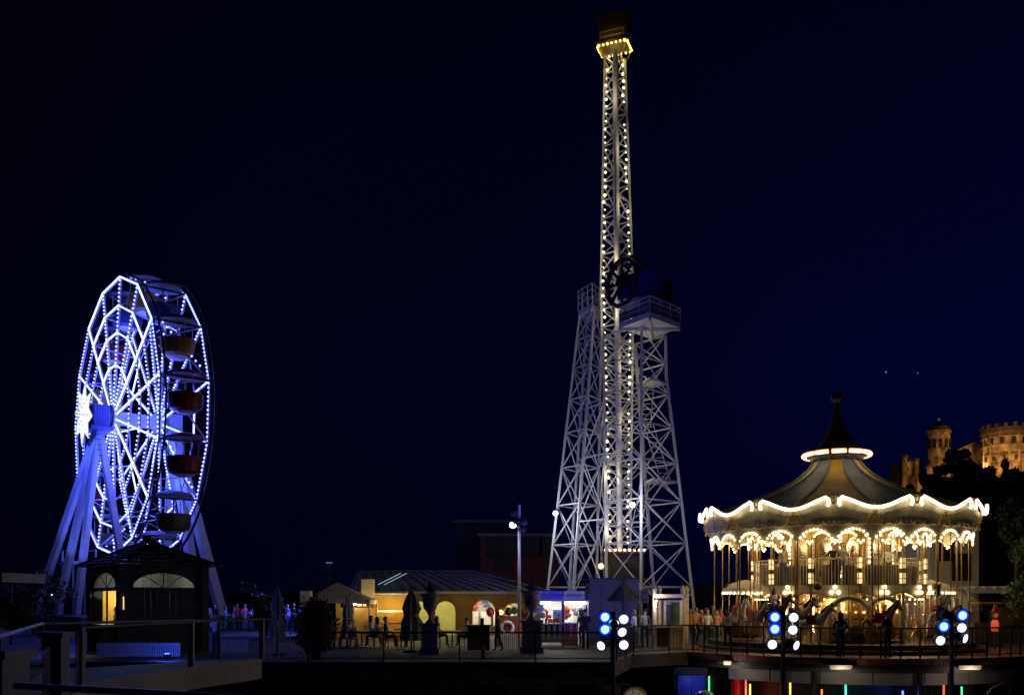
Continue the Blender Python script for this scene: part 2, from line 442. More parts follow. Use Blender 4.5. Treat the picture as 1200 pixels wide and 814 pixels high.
# pale round sign half hidden at the bottom
x, y = X(748,30.6), 30.6
rs = thing('round_window', 'pale round spoked window frame low in the stone wall', 'window', (x, y+.9, -4))
ringc = Vector((x, 31.5, -1.25))
MB().tube([ringc+Vector((.42*math.cos(a),0,.42*math.sin(a))) for a in [2*PI*k/28 for k in range(28)]], .06, 6, True).build('frame', M['render'], rs)
for k in range(4):
    a = PI*k/4+.2; MB().beam(ringc+Vector((.42*math.cos(a),0,.42*math.sin(a))), ringc-Vector((.42*math.cos(a),0,.42*math.sin(a))), .03).build('spoke', M['render'], rs)
pane = MB().lathe((0,0,0), [(0,0),(.42,0)], 24).build('pane', M['dimlit'], rs)
pane.rotation_euler = (PI/2,0,0); pane.location = ringc+Vector((0,.03,0))-Vector((x,y+.9,-4))
pane.data.transform(Matrix.Translation(Vector((x,y+.9,-4))))
lamp('round_window_light', ringc+Vector((0,-.4,.1)), .7, (1,.8,.5), .1)
# wheel arch shapes, lower right
for i,(px,rr) in enumerate(((1178,.85),)):
    c = Vector((X(px,33),33,-1.9)); 
    o = MB().tube([c+Vector((rr*math.cos(a),0,1.25*rr*math.sin(a))) for a in [PI*k/20 for k in range(21)]], .05, 6)
    o.beam(c+Vector((rr,0,0)), c+Vector((rr,0,-2.1)), .05).beam(c-Vector((rr,0,0)), c+Vector((-rr,0,-2.1)), .05).beam(c+Vector((.2,0,1.2*rr)), c+Vector((-.25,0,-2)), .03)
    tag(o.build('arched_frame', M['wood'], None, c-Vector((0,0,2.1))), 'thin brown arched frame standing in the street at the far right', 'arch frame')

# ------------------------------------------------------------------ plaza railing along the edge
def railing(pts, label, h=1.1, loc=None, bal=True, mk='black', every=1.9, z0=0.0, sp=.13):
    t = thing('railing', label, 'railing', (pts[0][0], pts[0][1], z0))
    pts = [Vector((x,y,z0)) for x,y in pts]
    up = Vector((0,0,h))
    MB().tube([p+up for p in pts], .03, 6).build('handrail', M[mk], t)
    MB().tube([p+Vector((0,0,.12)) for p in pts], .018, 5).build('bottom_rail', M[mk], t)
    bl = MB(); acc = 0.0
    for p, q in zip(pts, pts[1:]):
        L = (q-p).length; n = max(1, round(L/every))
        for k in range(n+1 if q is pts[-1] else n):
            c = p.lerp(q, k/n); MB().box(c+up*.5-Vector((0,0,.0)), .05, .05, h).build('post', M[mk], t)
        if bal:
            nb = int(L/sp)
            for k in range(nb):
                c = p.lerp(q, (k+.5)/nb); bl.tube([c+Vector((0,0,.12)), c+up], .009, 3)
    if bal: bl.build('baluster', M[mk], t, kind='stuff')
    return t
railing([(3.6,32.3),(4.7,36.35),(6.3,37.7)]+arc(CX,CY,7.8,rad(206),rad(318),22)+[(26,35.8),(34,35.8)], 'dark railing of thin bars round the front of the carousel deck')
railing([(-7.0,32.2),(3.4,32.2)], 'low dark wire railing along the plaza edge before the food stalls', 1.0, None, False, 'dark_metal', 2.6)

# ------------------------------------------------------------------ glazed walkway at the left
ww = [(-4.75,9.0),(-6.8,14.0),(-8.55,18.6),(-8.1,23.7),(-7.2,27.0)]
far = [(-7.2,27.0),(-8.3,26.6),(-11.2,22.4),(-7.85,14.4),(-5.6,8.8)]
b = MB(); b.prism([(x,y,-.15) for x,y in ww]+[(x,y,-.15) for x,y in far[1:]], (0,0,.58))
tag(b.build('walkway', M['render'], None, (0,0,0)), kind='structure')
gr = thing('glass_railing', 'pale posted glass railing along the near edge of the walkway', 'railing', (-8.55,18.6,.43))
for i,(x,y) in enumerate(ww):
    w = (.5,.28,.14,.13,.13)[i]
    p = MB().box((x-(w/2 if i==0 else 0),y,.99), w, w, 1.12).build('post', M['greyband' if i>1 else 'shed'], gr)
    if i < 2:
        MB().box((x-(w/2 if i==0 else 0),y,1.59), w+.1, w+.1, .08).build('cap', M['shed'], p)
for (p,q) in zip(ww, ww[1:]):
    p=Vector((*p,0)); q=Vector((*q,0)); d=(q-p).normalized(); a=p+d*.2; c=q-d*.12
    MB().obox((a+c)/2+Vector((0,0,.98)), (c-a)/2, Vector((-d.y,d.x,0))*.008, (0,0,.5)).build('glass_panel', M['glass'], gr)
MB().tube([(x,y,1.56) for x,y in ww[2:]], .028, 6).build('handrail', M['dark_metal'], gr)
gf = thing('glass_railing', 'glass railing with bright steel handrail along the far side of the walkway', 'railing', (-11.2,22.4,.43))
MB().tube([(x,y,1.55) for x,y in far], .035, 8).build('handrail', M['white_steel'], gf)
for p,q in zip(far, far[1:]):
    p=Vector((*p,0)); q=Vector((*q,0)); d=(q-p).normalized(); a=p+d*.08; c=q-d*.08
    MB().obox((a+c)/2+Vector((0,0,.98)), (c-a)/2, Vector((-d.y,d.x,0))*.008, (0,0,.5)).build('glass_panel', M['glass'], gf)
for x,y in far[1:-1]:
    MB().box((x,y,.98), .05,.05,1.1).build('post', M['dark_metal'], gf)
tr = thing('terrace_rail', 'short blue glinting steel handrail in the near bottom left corner', 'handrail', (-3.1,5.9,.2))
MB().tube([(-3.15,5.95,1.56),(-2.2,5.75,1.535),(-1.0,5.45,1.50)], .022, 8).build('handrail', M['white_steel'], tr)
for x,y in ((-3.1,5.93),(-1.1,5.47)): MB().box((x,y,.85),.04,.04,1.3).build('post', M['dark_metal'], tr)
# little stair rail beside the last post
t = thing('stair_rail', 'thin white stair handrail just right of the last walkway post', 'handrail', (X(320,28),28,0))
MB().tube([P(306,725,27.6),P(326,726,28),P(315,772,26.6)], .022, 6).build('handrail', M['white_steel'], t)
MB().beam(P(326,726,28), P(326,772,28), .02).build('post', M['white_steel'], t)
# ------------------------------------------------------------------ big wheel
C0 = Vector((-29.13, 68.69, 15.43)); WU = Vector((math.cos(-.885), math.sin(-.885), 0)); WN = Vector((-.774,-.633,0))
NW = 15; PH = .174; RW = 10.0; TB = -3.3
def wp(i, r, t=0.0):
    a = PH + 2*PI*i/NW
    return C0 + WU*(r*math.sin(a)) + Vector((0,0,r*math.cos(a))) + WN*t
def wst(s, t, z): return Vector((C0.x,C0.y,0)) + WU*s + WN*t + Vector((0,0,z))
wh = thing('ferris_wheel', 'tall big wheel outlined in blue white lights with a lit star on its axle', 'big wheel', (C0.x, C0.y, 1.0))
def dots(p, q, parent, sp=.29, r=.085, off=Vector((0,0,0)), mk='led'):
    m = MB(); L = (q-p).length; k = max(2, int(L/sp))
    for j in range(k): m.octa(p.lerp(q, (j+.5)/k)+off, r)
    return m.build('led_string', M[mk], parent, kind='stuff')
fo = WN*.1
for ri, t in ((0, 0.0), (1, TB)):
    for i in range(NW):
        sp = strut('spoke', wp(i,.7,t), wp(i,RW,t), .11, M['white_steel'], wh)
        # sub-parts use the thing's own frame, so hang them on the wheel beside the shared bar
        a, q = wp(i,.9,t), wp(i,RW-.1,t)
        solid = ri == 0 and i in (2,3,4,5,10,12,13)
        if solid: MB().tube([a+fo, q+fo], .06, 6).build('light_tube', M['ledtube'], wh)
        else: dots(a, q, wh, off=fo)
        p, q = wp(i,RW,t), wp(i+1,RW,t)
        strut('rim_segment', p, q, .13, M['white_steel'], wh)
        if ri == 0 and i in (13,14,0,1): MB().tube([p+fo, q+fo], .065, 6).build('light_tube', M['ledtube'], wh)
        else: dots(p, q, wh, off=fo)
        if ri == 0:
            for rr in (.8,.61,.38):
                p, q = wp(i,RW*rr), wp(i+1,RW*rr)
                if i in (13,14,0,1) or (i in (7,8) and rr > .5): MB().tube([p+fo, q+fo], .055, 6).build('light_tube', M['ledtube'], wh)
                elif i not in (6,9) or rr > .7: dots(p, q, wh, off=fo, r=.07)
                strut('web_bar', p, q, .07, M['white_steel'], wh)
        else:
            for rr in (.72,):
                p, q = wp(i,RW*rr,t), wp(i+1,RW*rr,t)
                strut('web_bar', p, q, .07, M['white_steel'], wh)
                if i % 3 == 0: MB().tube([p, q], .06, 6).build('light_tube', M['ledtube'], wh)
for i in range(NW):
    strut('cross_bar', wp(i,RW), wp(i,RW,TB), .12, M['dark_metal'], wh)
    strut('cross_bar', wp(i,RW*.8), wp(i,RW*.72,TB), .08, M['white_steel'], wh)
    strut('cross_bar', wp(i,RW*.8), wp(i,RW,TB), .07, M['white_steel'], wh)
    if 0 <= i <= 8:
        strut('rim_brace', wp(i,RW), wp(i+1,RW,TB), .09, M['white_steel'], wh)
        if i % 2 == 0: dots(wp(i,RW,-.5), wp(i+.8,RW,TB+.5), wh, .4)
# dark outer hoop that the gondolas turn past
MB().tube([wp(k/4,RW+.25,TB-.25) for k in range(60)], .09, 6, True).build('outer_hoop', M['dark_metal'], wh)
MB().tube([wp(k/4,RW+.12,-.3) for k in range(60)], .07, 6, True).build('inner_hoop', M['dark_metal'], wh)
# hub, housing and star
MB().tube([C0+WN*1.7, C0+WN*-4.6], .5, 18).build('axle', M['white_steel'], wh)
for t in (0, TB): MB().tube([C0+WN*(t+.25), C0+WN*(t-.25)], .95, 24).build('hub_flange', M['white_steel'], wh)
MB().obox(C0+WN*1.05, WN*.55, WU*.7, (0,0,.75)).build('bearing_housing', M['bluelitsteel'], wh)
for k in range(6): MB().obox(C0+WN*1.05+WU*.71+WN*(-.46+.18*k), WN*.03, WU*.03, (0,0,.74)).build('housing_rib', M['bluelitsteel'], wh)
for k in range(7): MB().obox(C0+WN*1.61+WU*(-.6+.2*k), WN*.03, WU*.035, (0,0,.74)).build('housing_rib', M['bluelitsteel'], wh)
MB().obox(C0+WN*1.05-Vector((0,0,.95)), WN*.8, WU*1.0, (0,0,.12)).build('bearing_plate', M['bluelitsteel'], wh)
MB().obox(C0+WN*-4.3, WN*.5, WU*.7, (0,0,.7)).build('bearing_housing', M['white_steel'], wh)
stp = []
for k in range(16):
    a = PI*k/8; r = 2.3 if k % 2 == 0 else 1.35
    stp.append(C0+WN*2.1+WU*(r*math.sin(a+.2))+Vector((0,0,r*math.cos(a+.2))))
m = MB(); c = C0+WN*2.1
h0 = c+WN*.35; h1 = c-WN*.25
m.add(stp+[h0], [(k,(k+1)%16,16) for k in range(16)])
st = m.build('star', M['star'], wh)
m = MB(); sb_ = [c+(Vector(q)-c)*1.01-WN*.05 for q in stp]
m.add(sb_+[h1, c-WN*.04], [((k+1)%16,k,16) for k in range(16)]+[(k,(k+1)%16,17) for k in range(16)]); m.build('star_backing', M['dark_metal'], st)  # dark backing added to keep the star's light off the housing
m = MB()
for k in range(8):
    for r in (.3,.7,1.1,1.5):
        a = PI*k/4+.2; m.octa(c+WN*(.4-.19*r)+WU*(r*math.sin(a))+Vector((0,0,r*math.cos(a))), .06)
m.build('star_bulb', M['dark_metal'], st, kind='stuff')
# legs
hp = C0+WN*1.05+Vector((0,0,-.6)); bp_ = C0+WN*-4.3+Vector((0,0,-.4))
for s,t in ((-3.5,3.1),(-5.5,4.25),(-2.4,2.0),(7.4,1.0)): strut('support_leg', hp, wst(s,t,.6), .42, M['white_steel'], wh)
for s,t in ((8.1,-5.0),(-4.5,-5.2),(3.0,-5.2)): strut('support_leg', bp_, wst(s,t,.6), .6, M['white_steel'], wh)
ld = MB(); p, q = hp+WU*.3+WN*.3, wst(7.3,1.3,.6)
for k in range(34):
    c = p.lerp(q, (k+1)/35); ld.beam(c-WN*.2, c+WN*.2, .025)
ld.build('ladder_rung', M['dark_metal'], wh, kind='stuff')
MB().obox(wst(0,-1.5,.55), WU*8.5, WN*6.0, (0,0,.5)).build('base_slab', M['dark_metal'], wh)
MB().obox(wst(-4.6,1.2,4.9), WU*1.6, WN*1.0, (0,0,.12)).build('service_deck', M['white_steel'], wh)
for s in (-6.1,-3.1):
    for t in (.4,2.0): strut('deck_post', wst(s,t,1.0), wst(s,t,5.9), .09, M['white_steel'], wh)
for t in (.4,2.0): strut('deck_rail', wst(-6.1,t,5.9), wst(-3.1,t,5.9), .06, M['white_steel'], wh)
# gondolas: one set of meshes, shared
gm = {}
m = MB(); m.lathe((0,0,0), [(.75,-2.75),(1.02,-2.6),(1.12,-2.2),(1.15,-1.62),(1.1,-1.58),(1.04,-1.62),(1.0,-2.2),(.7,-2.55)], 16)
gm['tub'] = m.build('gondola_mesh', M['gond_red']).data
m = MB(); m.lathe((0,0,0), [(1.3,-.42),(1.32,-.34),(1.1,-.16),(.6,-.03),(.0,.02)], 16); gm['roof'] = m.build('canopy_mesh', M['gond_roof']).data
m = MB()
for k in range(4):
    a = PI*k/2+.78; m.tube([(1.05*math.cos(a),1.05*math.sin(a),-1.62),(1.05*math.cos(a),1.05*math.sin(a),-.36)], .03, 5)
m.tube([(0,0,-2.6),(0,0,0)], .06, 6); gm['frame'] = m.build('frame_mesh', M['white_steel']).data
m = MB(); m.lathe((0,0,0), [(.45,-2.9),(.7,-2.76)], 12); gm['foot'] = m.build('foot_mesh', M['white_steel']).data
m = MB(); m.lathe((0,0,0), [(.62,-2.12),(.95,-2.12),(.95,-2.02),(.62,-2.02)], 16); gm['seat'] = m.build('seat_mesh', M['wood']).data
for nme in ('gondola_mesh','canopy_mesh','frame_mesh','foot_mesh','seat_mesh'):
    bpy.data.objects.remove(bpy.data.objects[nme])
gcol = ['gond_yel','gond_blu','gond_yel','gond_red','gond_red','gond_brn','gond_brn','gond_blu','gond_yel','gond_brn','gond_red','gond_blu','gond_yel','gond_red','gond_blu']
for i in range(NW):
    c = wp(i, RW-.05, TB/2) - OFF['ferris_wheel'] + Vector((0,0,.5))
    g = inst('gondola', gm['tub'], wh, c, 0, None, M[gcol[i]])
    for k in ('roof','frame','foot','seat'):
        o = bpy.data.objects.new({'roof':'canopy','frame':'hanger_frame','foot':'floor_ring','seat':'bench'}[k], gm[k]); COL.objects.link(o); o.parent = g
        if k == 'roof' and i in (3,4): o.material_slots[0].link = 'OBJECT'; o.material_slots[0].material = M['gond_red']
        if k == 'roof' and i in (2,): o.material_slots[0].link = 'OBJECT'; o.material_slots[0].material = M['gond_brn']
BL = (.05,.09,1.0)
for i in (0,2.5,5,7.5,10,12.5):
    lamp('wheel_light', wp(i, 4.2, -1.6), 650, BL, .25)
lamp('wheel_hub_light', C0+WN*4.5+Vector((0,0,-2.2)), 700, BL, .3)
fl = thing('floodlight', 'small bright floodlight on the ground between the left legs of the wheel', 'floodlight', P(59,703,66))
c = P(59,700,66); MB().obox(c, WN*.25, WU*.25, (0,0,.2)).build('housing', M['dark_metal'], fl)
MB().obox(c+Vector((.05,-.1,.22)), (.2,0,0), (0,.2,0), (0,0,.02)).build('lens', M['flood'], fl)
MB().box((c.x,c.y,c.z-.9), .1,.1,1.5).build('stand', M['dark_metal'], fl)
lamp('flood_beam', c+Vector((0,-.2,.5)), 900, (.1,.15,1.0), .15, 'SPOT', C0+Vector((0,0,-2)), 80)

# ------------------------------------------------------------------ lookout ride: two lattice towers
def lattice(name, label, legs, ztop, levels, loc, group=None):
    """legs: list of 4 polylines given as functions of z"""
    t = thing(name, label, 'tower', loc, group)
    S_ = M['white_steel']
    zs = [0.0]
    for l in range(levels): zs.append(zs[-1]+1)
    # panels shrink upwards
    w = [1.0-.45*k/levels for k in range(levels)]; tot = sum(w); zs = [0.0]
    for k in range(levels): zs.append(zs[-1]+ztop*w[k]/tot)
    for lg in legs:
        for z0, z1 in ((0, ztop*.45), (ztop*.45, ztop*.86), (ztop*.86, ztop)):
            strut('leg', lg(z0), lg(z1), .16, S_, t)
    for k in range(levels):
        z0, z1 = zs[k], zs[k+1]
        for i in range(4):
            A, B = legs[i], legs[(i+1) % 4]
            strut('brace', A(z1), B(z1), .085, S_, t)
            strut('brace', A(z0), B(z1), .06, S_, t)
            strut('brace', B(z0), A(z1), .06, S_, t)
    return t
def leg(pb, db, pt, dt, zt, knee=None):
    b_ = Vector((X(pb,db), db, 0)); t_ = Vector((X(pt,dt), dt, zt))
    if knee:
        kk = Vector((X(knee[0],knee[1]), knee[1], knee[2]))
        return lambda z: b_.lerp(kk, z/kk.z) if z <= kk.z else kk.lerp(t_, (z-kk.z)/(zt-kk.z))
    return lambda z: b_.lerp(t_, z/zt)
ZN = 19.0; ZF = 21.6
near = [leg(711.5,60,707,60,ZN), leg(751,57.2,752,58,ZN), leg(817,60,780,60,ZN,(780,60,16.8)), leg(770,62.8,744,62,ZN)]
farl = [leg(636,64,679.5,64,ZF), leg(668,61.8,696.5,62.6,ZF), leg(698,64,705,64,ZF), leg(664,66.2,688,65.4,ZF)]
t1 = lattice('lattice_tower', 'white lattice tower on the right carrying a railed platform and dark drive wheel', near, ZN, 8, (X(763,60),60,0))
t2 = lattice('lattice_tower', 'slimmer white lattice tower on the left with a small railed platform', farl, ZF, 9, (X(668,64),64,0))
def platform(t, cs, z, h=1.0, th=.28, drop=0):
    cs = [Vector((x,y,z)) for x,y in cs]
    m = MB(); m.prism([c-Vector((0,0,th)) for c in cs], (0,0,th)); m.build('platform_deck', M['white_steel'], t)
    for i in range(4):
        a, q = cs[i], cs[(i+1)%4]
        for hh in (.35,.7,1.0): strut('platform_rail', a+Vector((0,0,h*hh)), q+Vector((0,0,h*hh)), .045, M['white_steel'], t)
        for k in range(3): c = a.lerp(q, k/3); strut('platform_post', c, c+Vector((0,0,h)), .05, M['white_steel'], t)
        for k in range(3):
            c = a.lerp(q, (k+.5)/3); 
    mid = sum(cs, Vector())/4
    for i in range(4): strut('platform_beam', cs[i]-Vector((0,0,th+.1)), mid-Vector((0,0,th+.1)), .14, M['white_steel'], t)
    return cs
pc = platform(t1, [(X(726,58.3),58.3),(X(761.5,56.0),56.0),(X(797,58.3),58.3),(X(763,60.8),60.8)], ZN+.3, .95, .3)
m = MB()
for i in (0,1):
    a, q = pc[i], pc[i+1]; d = (q-a)
    m = MB(); m.obox((a+q)/2+Vector((0,0,.3)), d*.49, d.cross(Vector((0,0,1))).normalized()*.02, (0,0,.27)); m.build('kick_panel', M['shed'], t1)
platform(t2, [(X(677.5,64),64),(X(694,62.3),62.3),(X(706,64),64),(X(690,65.7),65.7)], ZF+.2, 1.35, .3)
# mid platforms and ladders inside the near tower
for z in (15.9, 9.6):
    cs = [l(z) for l in near]; m = MB(); a,b_,c,d = cs
    m.prism([b_.lerp(c,.3), c, c.lerp(d,.5), b_.lerp(d,.6)], (0,0,.12)); m.build('landing', M['white_steel'], t1)
for (p,q) in ((P(760,497,59.6),P(780,563,59.6)), (P(762,440,60),P(757,500,60)), (P(756,565,60),P(745,620,60))):
    d = (q-p).normalized(); s_ = Vector((.28,-.1,0))
    strut('ladder_rail', p-s_, q-s_, .05, M['white_steel'], t1); strut('ladder_rail', p+s_, q+s_, .05, M['white_steel'], t1)
    m = MB(); n = int((q-p).length/.32)
    for k in range(n): c = p.lerp(q,(k+.5)/n); m.beam(c-s_, c+s_, .02)
    m.build('ladder_rung', M['white_steel'], t1, kind='stuff')
# ties that join the two towers below the arm
for za, zc in ((2.3,7.3),(7.3,11.5),(11.5,14.8)):
    for i, j in ((1,0),(2,0),(2,3)):
        A, B = farl[i], near[j]
        strut('tie_brace', A(zc), B(zc), .085, M['white_steel'], t2)
        strut('tie_brace', A(za), B(zc), .06, M['white_steel'], t2); strut('tie_brace', B(za), A(zc), .06, M['white_steel'], t2)
# drive wheel, seen half edge on
wc = P(729,331,58.6); ax = Vector((-.83,-.56,0)).normalized(); wu = Vector((ax.y,-ax.x,0)); 
circ = lambda r, n, off=0: [wc+ax*off+wu*(r*math.cos(2*PI*k/n))+Vector((0,0,r*math.sin(2*PI*k/n))) for k in range(n)]
dw = MB().tube(circ(1.42,32), .15, 6, True).build('drive_wheel', M['black'], t1)
for k in range(4):
    a = PI*k/4; d = wu*math.cos(a)+Vector((0,0,math.sin(a))); MB().beam(wc-d*1.4, wc+d*1.4, .1).build('wheel_spoke', M['black'], dw)
MB().tube([wc-ax*1.2, wc+ax*.3], .28, 12).build('drive_shaft', M['black'], t1)
mc = P(752,340,59.5)
m = MB(); m.obox(mc, (1.1,-.5,0), (.5,1.0,0), (0,0,.75)); m.build('machine_house', M['bluepanel'], t1)
m = MB(); m.prism([mc+Vector((-.2,-.6,.75)), mc+Vector((1.9,.2,.75)), mc+Vector((1.9,.2,-.3)), mc+Vector((-.2,-.6,-.3))], (.4,1.2,0)); m.build('machine_cover', M['black'], t1)
MB().tube([mc+Vector((-.6,0,1.1))+Vector((1.1*math.cos(a),.5*math.cos(a),1.0*math.sin(a))) for a in [PI*k/12 for k in range(13)]], .12, 6).build('guard_hoop', M['black'], t1)
# floodlights on the towers
for px,py,d,lab in ((651,601,63,'round white floodlight clamped to the left leg of the lattice towers'),(741,591,57.5,'round white floodlight high inside the right lattice tower')):
    c = P(px,py,d); f_ = thing('floodlight', lab, 'floodlight', c)
    MB().tube([c+Vector((0,.25,.1)), c], .12, 12, rend=.19).build('housing', M['dark_metal'], f_)
    MB().ball(c-Vector((0,.03,0)), .17, 12, 8, (1,.4,1)).build('lens', M['flood'], f_, smooth=True)
    lamp('flood_glow', c+Vector((-.5,-1.6,-.3)), 260, (.82,.86,1.0), .2)
# sign boards on the tower foot
# ------------------------------------------------------------------ the swinging arm
am = thing('swing_arm', 'tall upright lattice arm strung with warm bulbs and topped by a dark cabin', 'ride arm', (X(724,61.5),61.5,4.0))
zb, zm, ztp = 4.6, 22.5, 37.6
def axc(z): return Vector((X(726,61.5)+(X(720.5,61.5)-X(726,61.5))*(z-zb)/(ztp-zb), 61.5, z))
def hw(z):
    if z < zm: return .72+(1.08-.72)*(z-zb)/(zm-zb)
    return 1.08+(.68-1.08)*(z-zm)/(ztp-zm)
chd = [lambda z: axc(z)+Vector((-hw(z),-.15,0)), lambda z: axc(z)+Vector((0,-hw(z),0)), lambda z: axc(z)+Vector((hw(z),.15,0)), lambda z: axc(z)+Vector((0,hw(z),0))]
for i, cfn in enumerate(chd):
    for z0,z1 in ((zb,zm),(zm,ztp)): strut('chord', cfn(z0), cfn(z1), .13, M['white_steel'], am)
LV = 28
for k in range(LV):
    z0 = zb+(ztp-zb)*k/LV; z1 = zb+(ztp-zb)*(k+1)/LV
    for i in range(4):
        A, B = chd[i], chd[(i+1)%4]
        if k % 2 == 0: strut('brace', A(z0), B(z1), .07, M['white_steel'], am)
        else: strut('brace', B(z0), A(z1), .07, M['white_steel'], am)
        strut('brace', A(z1), B(z1), .06, M['white_steel'], am)
MB().tube([axc(3.2)+Vector((-.05,-.9,0)), axc(zm)+Vector((-.1,-1.2,0)), axc(ztp)+Vector((-.05,-.75,0))], .17, 10).build('guide_tube', M['white_steel'], am, smooth=False)
for i, fn, dx in ((0, chd[0], .12), (1, chd[2], -.22)):
    m = MB(); n = 68
    for k in range(n):
        if random.random() < .1: continue
        z = zb+.5+(ztp-zb-.9)*(k+.5)/n; c = fn(z)
        m.ball((c.x+dx+random.uniform(-.05,.05), c.y-.32, c.z+random.uniform(-.06,.06)), random.choice((.045,.055,.065,.075,.085,.095)), 6, 4)
    m.build('bulb_string', M['warm'], am, kind='stuff')
for z in (6.5,10,13.5,17,20.5,24,27.5,31,34.5):
    lamp('arm_bulb_light', axc(z)+Vector((.75 if int(z)%2 else -.7,-1.75,0)), 30, (1,.8,.45), .12)
# cabin at the top
cc = axc(39.35); e1 = Vector((.93,-.37,0)); e2 = Vector((.37,.93,0))
cb = MB().prism([cc+e1*a*1.0+e2*b_*.62+Vector((0,0,-.75)) for a,b_ in ((-1,-1),(1,-1),(1,1),(-1,1))], (0,0,1.55)).build('cabin', M['wood'], am)
MB().obox(cc+Vector((0,0,.86)), e1*1.08, e2*.7, (0,0,.06)).build('cabin_roof', M['dark_metal'], cb)
m = MB()
for a in (-.66,0,.66): m.obox(cc-e2*.64+e1*a+Vector((0,0,.35)), e1*.28, e2*.02, (0,0,.28))
m.build('cabin_window', M['glass'], cb)
fr = MB()
for dz,hh in ((-.62,.035),(-.28,.035)): fr.obox(cc-e2*.66+Vector((0,0,dz)), e1*.8, e2*.03, (0,0,hh))
for a in (-.8,.8): fr.obox(cc-e2*.66+e1*a+Vector((0,0,-.45)), e1*.03, e2*.03, (0,0,.2))
fr.build('sign_frame', M['gold'], cb)
fr = MB().obox(cc+e1*1.02+Vector((0,0,-.5)), e2*.45, e1*.02, (0,0,.06)).build('sign_frame', M['gold'], cb)
MB().obox(cc+Vector((0,0,-1.0)), e1*1.02, e2*.74, (0,0,.07)).build('balcony', M['wood'], am)
for a,b_ in ((-1,-1),(1,-1),(1,1),(-1,1)): strut('cabin_bracket', axc(36.9)+e1*a*.4+e2*b_*.3, cc+e1*a*1.0+e2*b_*.7+Vector((0,0,-1.05)), .07, M['gold'], am)
m = MB()
for i in range(4):
    q = [cc+e1*a*1.0+e2*b_*.72+Vector((0,0,-1.16)) for a,b_ in ((-1,-1),(1,-1),(1,1),(-1,1))]
    for k in range(7 if i % 2 == 0 else 5): c = q[i].lerp(q[(i+1)%4], (k+.5)/(7 if i%2==0 else 5)); m.ball(c, random.uniform(.06,.09), 6, 4)
m.build('balcony_bulb', M['warmyel'], am, kind='stuff')
lamp('cabin_front_light', cc-e2*1.25+Vector((0,0,-1.0)), 8, (1,.75,.15), .1)
lamp('cabin_light', cc+Vector((0,-.2,-1.7)), 30, (1,.8,.2), .2)
# counterweight car at the foot of the arm
k0 = axc(0); kc = Vector((k0.x+.15, 61.0, 4.2))
cw = MB().obox(kc, (1.25,0,0), (0,.7,0), (0,0,.95)).build('counterweight', M['timber'], am)
MB().obox(kc+Vector((0,0,1.0)), (1.35,0,0), (0,.8,0), (0,0,.08)).build('counterweight_lid', M['gond_red'], cw)
m = MB()
for k in range(9): m.ball(kc+Vector((-1.25+k*.31,-.85,1.12)), .09, 6, 4)
m.build('counterweight_bulb', M['warm'], cw, kind='stuff')
lamp('counterweight_light', kc+Vector((-1.6,-.8,.2)), 14, (1,.45,.12), .15)
MB().ball(kc+Vector((-1.5,-.5,.1)), .2, 10, 6).build('lantern', M['lantern'], cw)
# ------------------------------------------------------------------ double deck carousel
ca = thing('carousel', 'double deck carousel with yellow and grey tent roof and wavy lit rim', 'carousel', (CX, CY, 0))
def cp(r, deg, z):
    """deg measured from the side facing the camera, to the right"""
    a = rad(deg) - PI/2
    return Vector((CX + r*math.cos(a), CY + r*math.sin(a), z))
# platform
MB().lathe((CX,CY,0), [(6.25,.0),(6.25,.14),(6.2,.16),(0,.16)], 64).build('step_ring', M['dark_metal'], ca)
MB().lathe((CX,CY,0), [(5.75,.16),(5.75,.34),(5.7,.36),(0,.36)], 64).build('platform', M['wood'], ca)
MB().tube([cp(6.22,6*k,.17) for k in range(60)], .02, 5, True).build('step_trim', M['brass'], ca)
MB().tube([cp(5.74,6*k,.36) for k in range(60)], .02, 5, True).build('platform_trim', M['brass'], ca)
m = MB()
for k in range(90): m.beam(cp(5.77,4*k,.17), cp(5.77,4*k,.34), .02)
m.build('riser_slat', M['brass'], ca, kind='stuff')
